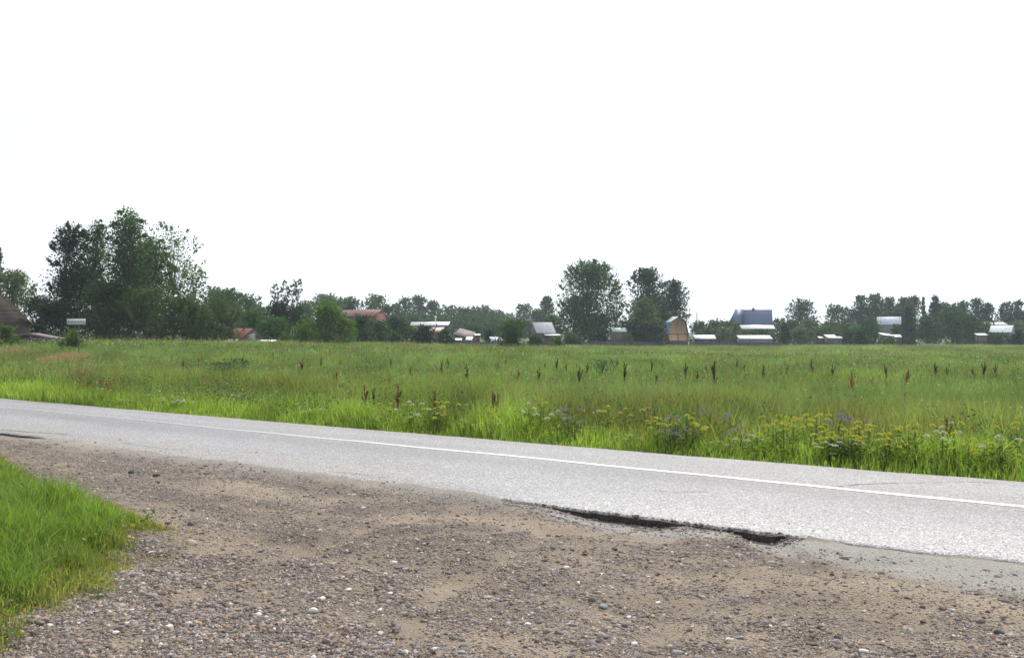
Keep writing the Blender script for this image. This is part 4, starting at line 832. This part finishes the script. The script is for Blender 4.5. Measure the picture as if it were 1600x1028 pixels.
def shed(name, label, px, Y, yt, yb, L, W, rot, wall, roof, cat='shed', door=True, flip=1):
    """mono-pitch shed: yt back edge row, yb front edge row of the roof"""
    X = at(px, Y); z0 = G(X, Y)-.15; zt = zat(yt, Y)-z0; zb = zat(yb, Y)-z0
    e = empty(name, (X, Y, z0), R(rot), label, cat); m_ = MB(); w = W/2-.12; sl_ = (zt-zb)/W
    P = [(-w, 0), (w, 0), (w, zt-.13*sl_-.08), (-w, zb+.12*sl_-.08)]; V = [(x_, y_, z_) for x_ in (-L/2+.15, L/2-.15) for y_, z_ in P]
    m_.add(V, [(0, 1, 5, 4), (1, 2, 6, 5), (2, 3, 7, 6), (3, 0, 4, 7), (3, 2, 1, 0), (4, 5, 6, 7)]); m_.build('wall', M[wall], e)
    slabroof(e, 'roof', roof, -L/2, L/2, -W/2, zb, W/2, zt)
    if door: b_ = MB(); b_.box(-.45, .35, -w-.05, -w+.01, .05, max(.7, zb*.85)); b_.build('door', M['brown_wood'], e)
    return e
# log house at the left edge, gable towards the road
e, d_ = house('log_house', 'grey log house with dark red roof edge, cut by the left picture border', 'house', -46, 95, 424, 507, 9.5, 9.6, 121, 'log', 'dark_red_roof', over=.4, trim='brown_wood', win=(('l', .2, 3.4, .9, 1.3),))
e, d_ = house('root_cellar', 'low brown roofed shed just right of the log house', 'shed', 52, 90, 520.5, 528.5, 2.2, 4.8, 90, 'dark_wood', 'brown_roof', over=.15, trim='old_wood')
mb = MB(); mb.box(-.9, -.45, -.45, -.2, 1.0, 1.32); mb.tube([(-.9, -.33, 1.3), (-.45, -.33, 1.33)], .1, 6)
house('pale_shed', 'small white gable almost hidden behind olive bushes', 'shed', 339, 150, 504, 512, 3, 2.4, 80, 'white_wall', 'white_roof', over=.1)
e, d_ = house('rusty_roof_shed', 'small shed with bright rust-red sheet roof at the field edge', 'shed', 378, 122, 513, 527.5, 3.4, 2.9, -32, 'grey_wall', 'orange_roof', over=.2)
slabroof(e, 'lean_to_roof', 'tin_roof', -.6, 1.1, -2.4, d_[2]-.55, -1.35, d_[2]-.08)
e = empty('cold_frame', (at(417, 118), 118, G(at(417, 118), 118)), R(-6), 'low white covered frame right of the rust-red shed', 'garden frame')
mb = MB(); mb.box(-.85, .85, -.5, .5, 0, .70); mb.build('box', M['old_wood'], e); slabroof(e, 'cover', 'white_roof', -.95, .95, -.6, .72, .6, .86)
e, d_ = house('long_red_house', 'long house with dull red ribbed roof and red plank gable', 'house', 566, 212, 484, 494.5, 9.4, 5.6, -26, 'red_wood', 'red_roof', over=.3, win=(('r', 0, 3.6, .7, .8),), trim='brown_wood')
e, d_ = house('tin_roof_house', 'low house with silvery tin roof and rusty red lower roof, two chimney pipes', 'house', 673, 190, 503, 508.5, 7.2, 3.4, -6, 'old_wood', 'tin_roof', over=.2, win=(('f', 1.8, 1.6, .7, .8),))
slabroof(e, 'porch_roof', 'red_roof', -3.6, 2.9, -3.6, zat(519.5, 187)-e.location.z, -1.62, d_[2]-.12)
mb = MB(); mb.box(-3.3, 2.6, -3.2, -1.5, 0, zat(520, 187)-e.location.z-.05); mb.build('porch', M['old_wood'], e)
def pipe(e, x_, y_, z0, z1, r0, mat, cap):
    b_ = MB(); b_.tube([(x_, y_, z0), (x_, y_, z1)], r0, 10); p_ = b_.build('chimney', M[mat], e)
    c_ = MB(); c_.tube([(x_, y_, z1+.03), (x_, y_, z1+.12), (x_, y_, z1+.26), (x_, y_, z1+.34)], [r0*cap*.9, r0*cap, r0*cap*.7, .02], 10); c_.build('cap', M['trim' if mat == 'metal' else mat], p_)
pipe(e, .95, -.3, d_[2], zat(496.5, 190)-e.location.z, .13, 'metal', 2.0); pipe(e, 1.45, -1.9, d_[2]-.6, zat(504, 188)-e.location.z, .09, 'dark_metal', 1.3)
shed('lean_to_shed', 'dark shed with sloping light edged roof right of the tin roofed house', 721, 178, 515, 525, 3.0, 3.0, 0, 'dark_wood', 'brown_roof').rotation_euler = (0, R(14), R(-12))
shed('low_lean_to', 'low grey roofed lean-to directly below the sloping dark shed', 706, 172, 528.5, 531, 3.4, 1.4, 0, 'dark_wood', 'tin_roof', door=False)
shed('small_shed', 'small white roofed shed between the sloping dark shed and the scrap sheds', 733, 170, 526, 531, 1.1, 1.4, -8, 'dark_wood', 'white_roof', door=False)
shed('flat_roof_shed', 'small flat roofed dark shed with pale roof edge left of the round bush', 741, 182, 521.5, 524, 2.2, 1.6, 4, 'dark_wood', 'slate_roof')
shed('scrap_shed', 'tilted pale blue sheet on a low shed left of the round bush', 775, 175, 526, 532, 2.0, 2.0, 12, 'grey_wall', 'pale_blue_roof', door=False)
e, d_ = house('slate_roof_shed', 'small brown shed with steep pale slate roof left of the big central tree', 'shed', 847, 182, 503.5, 520, 3.9, 3.4, 24, 'old_wood', 'slate_roof', over=.15, door=(.6, .8, 1.9))
slabroof(e, 'porch_roof', 'white_roof', -.5, 2.5, -2.6, d_[2]-.42, -1.7, d_[2]-.22)
b_ = MB(); b_.tube([(.7, -.6, d_[2]), (.7, -.6, zat(507, 182)-e.location.z)], .05, 6); b_.build('flue_pipe', M['dark_metal'], e)
shed('scrap_heap_shed', 'tiny collapsed white roofed shed left end of the board fence', 883, 192, 528, 531.5, 2.0, 1.3, 10, 'old_wood', 'white_roof', door=False).rotation_euler = (0, R(6), R(8))
e, d_ = house('green_roof_shed', 'low shed with pale green roof in front of the lighter rounded tree', 'shed', 966, 190, 512, 518, 2.8, 2.2, 10, 'old_wood', 'green_roof', over=.15)
# gambrel house
Y = 203; X = at(1059.5, Y); z0 = G(X, Y)-.1; e = empty('gambrel_house', (X, Y, z0), R(7), 'narrow yellow plank house with brown edged gambrel roof', 'house')
e.rotation_euler[2] = R(17)
Z = lambda py: zat(py, Y)-z0
hw = 2.15; prof = [(-hw+.1, 0), (hw-.1, 0), (hw-.1, Z(522)), (hw-.1, Z(521)), (hw*.70, Z(503.5)), (0, Z(496.2)), (-hw*.70, Z(503.5)), (-hw+.1, Z(521))]
mb = MB(); mb.prism(prof, 0, 5.5); mb.build('wall', M['yellow_wood'], e)
ro = [(-hw-.08, Z(522.5)), (-hw*.76, Z(503)), (0, Z(494.5)), (hw*.76, Z(503)), (hw+.08, Z(522.5))]; mats = ['blue_sheet', 'white_roof', 'brown_roof', 'brown_roof']
for (a, b2, mt) in zip(ro[:-1], ro[1:], mats):
    q = MB(); q.add([(x_, y_, z_-dz) for y_ in (-.25, 5.7) for (x_, z_) in (a, b2) for dz in (0, .07)], [(0, 2, 3, 1), (4, 5, 7, 6), (0, 4, 6, 2), (1, 3, 7, 5)]); q.build('roof', M[mt], e)
q = MB()
for a, b2 in zip(ro[:-1], ro[1:]): q.add([(x_, y_, z_-dz+.03) for y_ in (-.30, -.26) for (x_, z_) in (a, b2) for dz in (0, .24)], [(0, 2, 3, 1), (4, 5, 7, 6), (0, 4, 6, 2), (1, 3, 7, 5), (0, 1, 5, 4), (2, 6, 7, 3)])
q.build('barge_board', M['brown_wood'], e)
q = MB(); q.box(-hw+.1, hw-.1, -.05, .0, Z(522.2), Z(521.2)); q.box(-.07, .07, -.06, -.0, Z(533), Z(522.3)); q.box(-hw+.05, -hw+.2, -.06, .0, Z(533), Z(522.3)); q.box(hw-.2, hw-.05, -.06, 0, Z(533), Z(522.3)); q.build('frame_post', M['brown_wood'], e)
q = MB(); q.box(-hw+.02, hw-.02, -.12, -.001, 0, Z(532)); q.build('plinth', M['dark_wood'], e)
# right part
shed('white_sheet_shed', 'shed with broken bright white sheet roof right of the gambrel house', 1101, 204, 523.5, 529, 4.2, 2.6, -4, 'dark_wood', 'white_roof')
Y = 262; e, d_ = house('blue_roof_house', 'big house with steep slate-blue roof reaching almost to the ground', 'house', 1177, Y, 484, 512, 9.3, 9.0, -12, 'dark_wood', 'blue_roof', over=.3, win=(('r', 0, 5.5, 1.0, 1.2),), trim='dark_trim')
hx, wi, he, hr, zw = d_
# crossing steep wing on the left end
q = MB(); c0, c1 = -hx-1.7, -hx+.7
q.add([(-hx+.2, -1.2, hr+.08), (-hx+2.0, -1.2, hr+.08), (-hx+1.6, -wi-.9, he-.5), (-hx-2.4, -wi-.9, he-.5), (-hx+.2, 2.5, hr+.08), (-hx+2.0, 2.5, hr+.08), (-hx+1.6, 2.5, he-.5), (-hx-2.4, 2.5, he-.5)], [(0, 3, 2, 1), (4, 5, 6, 7), (0, 1, 5, 4), (1, 2, 6, 5), (2, 3, 7, 6), (3, 0, 4, 7)]); q.build('wing_roof', M['blue_roof'], e)
q = MB(); q.add([(-hx+2.02, -1.3, hr+.1), (-hx+2.35, -1.3, hr+.0), (-hx+2.3, -wi-.7, he-.4), (-hx+1.62, -wi-.95, he-.4), (-hx+2.02, -.9, hr+.1), (-hx+2.35, -.9, hr+.0), (-hx+2.3, -wi+.3, he-.4), (-hx+1.62, -wi+.3, he-.4)], [(0, 3, 2, 1), (4, 5, 6, 7), (0, 1, 5, 4), (1, 2, 6, 5), (2, 3, 7, 6), (3, 0, 4, 7)]); q.build('wing_wall', M['dark_wood'], e)
q = MB(); q.box(-.3, .35, -.3, .3, hr-.3, hr+.45); q.build('chimney', M['dark_trim'], e)
e, d_ = house('white_roof_outbuilding', 'low outbuilding with ragged bright white roof below the blue roof', 'outbuilding', 1182, 236, 508, 513.5, 8.0, 3.0, 5, 'dark_wood', 'white_roof', over=.2)
shed('long_white_roof_shed', 'long low shed with clean bright white flat roof and grey wall', 1179, 200, 524, 529, 6.4, 3.4, -3, 'grey_wall', 'white_roof', door=False)
house('orange_gable_house', 'distant little house with orange gable and white roof', 'house', 1300, 330, 498.5, 504, 4.4, 4.0, -40, 'red_wood', 'white_roof', over=.25)
shed('low_white_roof_shed', 'low white roofed shed among bushes left of the right hand wood', 1302, 211, 523, 528, 3.1, 2.6, 2, 'old_wood', 'white_roof', door=False)
shed('tiny_white_roof_shed', 'tiny white roofed hut just left of the low white roof', 1282, 222, 525.5, 528, 1.0, 1.2, 2, 'old_wood', 'white_roof', door=False)
house('pale_blue_roof_house', 'house with pale blue-grey roof showing between the right hand trees', 'house', 1389, 262, 495, 507, 5.8, 6.2, -20, 'grey_wall', 'pale_blue_roof', over=.25)
shed('broken_white_roof_shed', 'shed with kinked broken white roof left of the cone shaped tree', 1382, 213, 520.5, 524, 2.6, 2.2, 8, 'dark_wood', 'white_roof', door=False).rotation_euler = (0, R(7), R(6))
shed('sagging_roof_shed', 'small sagging pale roofed shed touching the cone shaped tree', 1401, 211, 523, 526.5, 1.8, 1.8, -8, 'dark_wood', 'tin_roof', door=False)
shed('pale_strip_shed', 'narrow pale roofed shed right of the front row of trees', 1533, 214, 521, 523.5, 2.2, 1.6, -4, 'old_wood', 'white_roof', door=False)
house('white_house', 'small white walled house with bright roof and grey gable near the right edge', 'house', 1566, 245, 508.5, 519, 5.0, 4.4, -38, 'grey_wall', 'white_roof', over=.25)
shed('far_pale_roof', 'long pale roof seen behind the white house with grey gable', 1556, 270, 503.5, 507, 5.2, 3.0, -3, 'white_wall', 'tin_roof', door=False)

# fences: each run one thing with its posts
def fence(x0p, x1p, Y0, Y1, h, label, mat='dark_wood', name='board_fence'):
    n = max(3, int(abs(x1p-x0p)/7)); XA = [at(x0p+(x1p-x0p)*i/n, Y0+(Y1-Y0)*i/n) for i in range(n+1)]; YA = [Y0+(Y1-Y0)*i/n for i in range(n+1)]
    r_ = rs(int(x0p)); e = empty(name, (XA[0], YA[0], G(XA[0], YA[0])), 0, label, 'fence'); o = np.array(e.location)
    for i in range(n+1):
        z = G(XA[i], YA[i]); b_ = MB(); b_.box(XA[i]-.06-o[0], XA[i]+.06-o[0], YA[i]+.02-o[1], YA[i]+.14-o[1], z-.3-o[2], z+h+.08-o[2]); b_.build('post', M['dark_wood'], e)
    for i in range(n):
        b_ = MB(); a = np.array([XA[i], YA[i], G(XA[i], YA[i])])-o; c = np.array([XA[i+1], YA[i+1], G(XA[i+1], YA[i+1])])-o; m_ = max(3, int(np.linalg.norm(c-a)/.16))
        for k_ in range(m_):
            p = a+(c-a)*(k_+.04)/m_; q_ = a+(c-a)*(k_+.93)/m_; hh = h*(.93+.1*r_.rand()); b_.add([p, q_, q_+[0, 0, hh], p+[0, 0, hh], p+[0, .025, 0], q_+[0, .025, 0], q_+[0, .025, hh], p+[0, .025, hh]], [(0, 1, 2, 3), (7, 6, 5, 4), (3, 2, 6, 7), (1, 5, 6, 2), (0, 3, 7, 4)])
        b_.build('board_panel', M[mat], e)
fence(898, 1040, 186, 190, 1.35, 'dark board fence under the big central trees')
fence(1078, 1222, 197, 196, 1.25, 'dark board fence in front of the white roofed sheds')
fence(688, 785, 168, 169, 1.0, 'low dark fence in front of the scrap sheds')
fence(48, 92, 88, 89, .9, 'short dark plank fence beside the low brown roof')
# poles
def pole(px, Y, yt, label, arm=False):
    X = at(px, Y); z = G(X, Y); h = zat(yt, Y)-z; e = empty('utility_pole', (X, Y, z), R(10), label, 'pole'); b_ = MB(); b_.tube([(0, 0, -.3), (0, 0, h)], [.16, .11], 8); b_.build('shaft', M['old_wood'], e)
    b_ = MB(); b_.box(-.5, .5, -.05, .05, h-.45, h-.35); b_.tube([(-.42, 0, h-.35), (-.42, 0, h-.15)], .04, 5); b_.tube([(.42, 0, h-.35), (.42, 0, h-.15)], .04, 5)
    if arm: b_.build('crossarm', M['old_wood'], e)
pole(1089, 262, 488, 'grey wooden pole rising above the orchard right of the gambrel house')
pole(1121, 270, 496, 'short thin pole left of the blue roof', True)
# village name sign
Y = 62; X = at(119, Y); z0 = G(X, Y); e = empty('name_sign', (X, Y, z0), R(4), 'white village name sign with black capitals on one post', 'sign')
zt = zat(498, Y)-z0; zb = zat(507.5, Y)-z0; hw = 14/F*Y
b_ = MB(); b_.box(-hw, hw, -.02, .02, zb, zt); b_.build('panel', M['paint_white'], e)
b_ = MB(); b_.tube([(.14, .06, -.2), (.14, .06, zt-.03)], .03, 8); b_.build('post', M['dark_trim'], e)
b_ = MB(); q = .012
b_.box(-hw+.02, hw-.02, -.026, -.021, zt-.02-q, zt-.02); b_.box(-hw+.02, hw-.02, -.026, -.021, zb+.02, zb+.02+q); b_.box(-hw+.02, -hw+.02+q, -.026, -.021, zb+.02, zt-.02); b_.box(hw-.02-q, hw-.02, -.026, -.021, zb+.02, zt-.02); b_.build('border', M['paint_black'], e)
cu = bpy.data.curves.new('lettering', 'FONT'); cu.body = 'БАРИНОВО'; cu.size = .205; cu.align_x = 'CENTER'; cu.align_y = 'CENTER'; cu.extrude = .002; cu.offset = .004
to = bpy.data.objects.new('lettering_source', cu); COL.objects.link(to); bpy.context.view_layer.update()
me = bpy.data.meshes.new_from_object(to.evaluated_get(bpy.context.evaluated_depsgraph_get())); bpy.data.objects.remove(to); me.materials.clear(); me.materials.append(M['paint_black'])
lo = bpy.data.objects.new('lettering', me); COL.objects.link(lo); lo.parent = e; lo.location = (0, -.026, (zt+zb)/2); lo.rotation_euler = (R(90), 0, 0)
k_ = (2*hw*.86)/max(me.vertices[i].co.x*2 for i in range(len(me.vertices))); lo.scale = (k_, k_*1.0, 1)

# ------------------------------------------------------------------ haze
mb = MB(); mb.box(-1500, 1500, -100, 1600, -4, 24)
m = bpy.data.materials.new('haze'); m.use_nodes = True; t = m.node_tree; t.nodes.clear(); out = N(t, 'ShaderNodeOutputMaterial'); pv = N(t, 'ShaderNodeVolumePrincipled')
pv.inputs['Color'].default_value = (.78, .88, 1, 1); pv.inputs['Density'].default_value = .00026; pv.inputs['Anisotropy'].default_value = .3
t.links.new(pv.outputs[0], out.inputs['Volume'])
tag(mb.build('haze', m), 'thin pale summer haze over the whole place', 'haze', kind='stuff')
